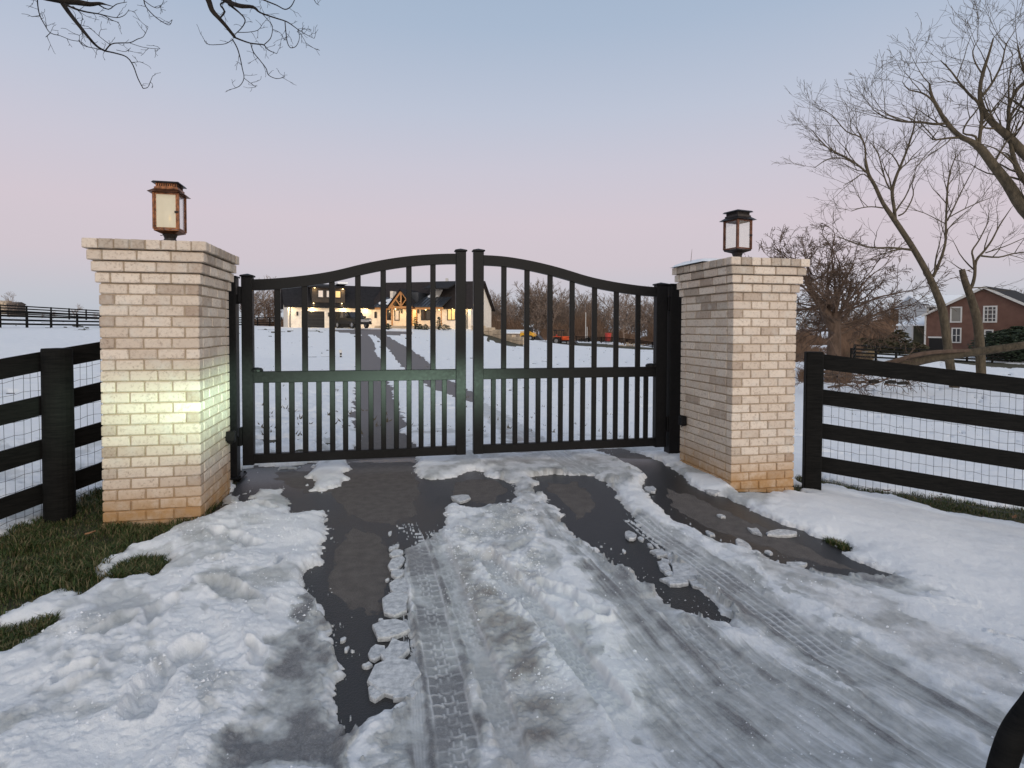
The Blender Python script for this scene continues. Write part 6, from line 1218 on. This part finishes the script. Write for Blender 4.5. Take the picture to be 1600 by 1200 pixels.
for k, (px, py, lab) in enumerate(((141, 843, 'curled brown leaf on the grass by the left pillar'), (112, 797, 'brown leaf at the foot of the left fence post'), (1465, 787, 'larger curled brown leaf under the right fence'), (1470, 779, 'smaller brown leaf just above another under the right fence'), (1386, 773, 'reddish leaf under the right fence, nearer its post'), (1585, 815, 'brown leaf under the right fence at the picture edge'))):
    c = G(px, py); b = MB(); vs = []
    for i in range(7):
        t = i/6; w = .018*math.sin(math.pi*min(1, t*.9+.08)); vs += [(t*.07-.035, -w, .012+.02*t*t), (t*.07-.035, 0, .006+.02*t*t), (t*.07-.035, w, .016+.02*t*t)]
    fs = [];
    for i in range(6):
        for j in range(2): fs.append((3*i+j, 3*i+j+1, 3*i+4+j, 3*i+3+j))
    b.add(vs, fs); o = b.build('fallen_leaf', LEAFM); o.location = (c[0], c[1], float(T(c[0], c[1]))+.03); o.rotation_euler.z = k*1.3; prop(o, lab, 'leaf', 'fallen leaves')
# ------------------------------------------------------------------ the truck whose headlight shines on the gate; its grille guard cuts the lower right corner
tp = at(1575, 1180, 1.05); TX, TY = float(tp[0])+.62, float(tp[1])-.20
tk = empty('parked_truck', (TX, TY, 0), 'black tubular grille guard of a truck cutting the lower right corner', 'truck')
P_ = [at(1640, 1072, 1.10), at(1612, 1106, 1.08), at(1588, 1140, 1.06), at(1574, 1172, 1.05), at(1562, 1215, 1.04), at(1556, 1270, 1.03), at(1556, 1420, 1.02)]
P2 = [at(1800, 1015, 1.2), at(1700, 1035, 1.14)]
b = MB(); l_, r_ = smooth_line(P2+P_, [.021]*9, 5); b.tube(l_, r_, 14); b.build('grille_guard', FENCE, tk, rel=True, smooth=True)
gx = float(P_[-1][0]); gy = float(P_[-1][1])
b = MB(); b.cham(gx-.02, gx+1.9, gy-.30, gy-.12, .42, .62, .04); b.build('bumper', STEEL, tk, rel=True)
b = MB(); b.cham(gx+.02, gx+1.86, gy-2.2, gy-.42, .45, .98, .10); b.build('body', TRK, tk, rel=True)
b = MB(); b.cham(gx+.40, gx+1.5, gy-.42, gy-.36, .62, .92, .02); b.build('grille', DKG, tk, rel=True)
for xx in (gx+.2, gx+1.7): b = MB(); b.cham(xx-.12, xx+.12, gy-.43, gy-.36, .70, .92, .03); b.build('headlight', REFW, tk, rel=True)
for xx in (gx+.15, gx+1.73):
    b = MB(); M = Matrix.Translation((xx, gy-1.0, .40)) @ Matrix.Rotation(math.pi/2, 4, 'Y'); c = MB(); c.lathe([(.22, -.13), (.38, -.13), (.40, -.09), (.40, .09), (.38, .13), (.22, .13)], 20); b.add([M @ Vector(v) for v in c.v], c.f); b.build('wheel', RUB, tk, rel=True)
# the headlight beam: sharp upper cut-off, fading downwards and to the sides
hl = bpy.data.lights.new('headlight_beam', 'SPOT'); hl.energy = HL_POWER = 4600.0; hl.spot_size = math.radians(75); hl.spot_blend = 1.0; hl.shadow_soft_size = .05; hl.color = (.66, 1.0, .76)
ho = bpy.data.objects.new('headlight_beam', hl); COL.objects.link(ho)
hp = Vector((1.45, gy+.12, .72)); ho.location = hp
tgt = Vector((-.75, 6.1, .95)); dv = (tgt-hp).normalized(); ho.rotation_euler = dv.to_track_quat('-Z', 'Y').to_euler()
hl.use_nodes = True; ln = hl.node_tree; em = ln.nodes['Emission']
tcn = ln.nodes.new('ShaderNodeTexCoord'); sx_ = ln.nodes.new('ShaderNodeSeparateXYZ'); ln.links.new(tcn.outputs['Normal'], sx_.inputs[0])
def lm(op, a, b=0., c=0.):
    n = ln.nodes.new('ShaderNodeMath'); n.operation = op
    for i, v in enumerate((a, b, c)):
        if isinstance(v, bpy.types.NodeSocket): ln.links.new(v, n.inputs[i])
        else: n.inputs[i].default_value = v
    return n.outputs[0]
def lr(v, a, b, c, d, sm=True):
    n = ln.nodes.new('ShaderNodeMapRange'); n.interpolation_type = 'SMOOTHSTEP' if sm else 'LINEAR'; ln.links.new(v, n.inputs[0])
    for i, q in enumerate((a, b, c, d)): n.inputs[i+1].default_value = q
    return n.outputs[0]
up_ = sx_.outputs[1]; side_ = sx_.outputs[0]
cut = lr(up_, -.02, .072, 1., 0.010); low = lr(up_, -.12, .02, .005, 1.); hz = lm('POWER', 2.718, lm('MULTIPLY', lm('MULTIPLY', side_, side_), -1/(2*.20**2)))
wide = lm('ADD', lm('MULTIPLY', hz, .92), .08)
ln.links.new(lm('MULTIPLY', lm('MULTIPLY', cut, low), wide), em.inputs[1])
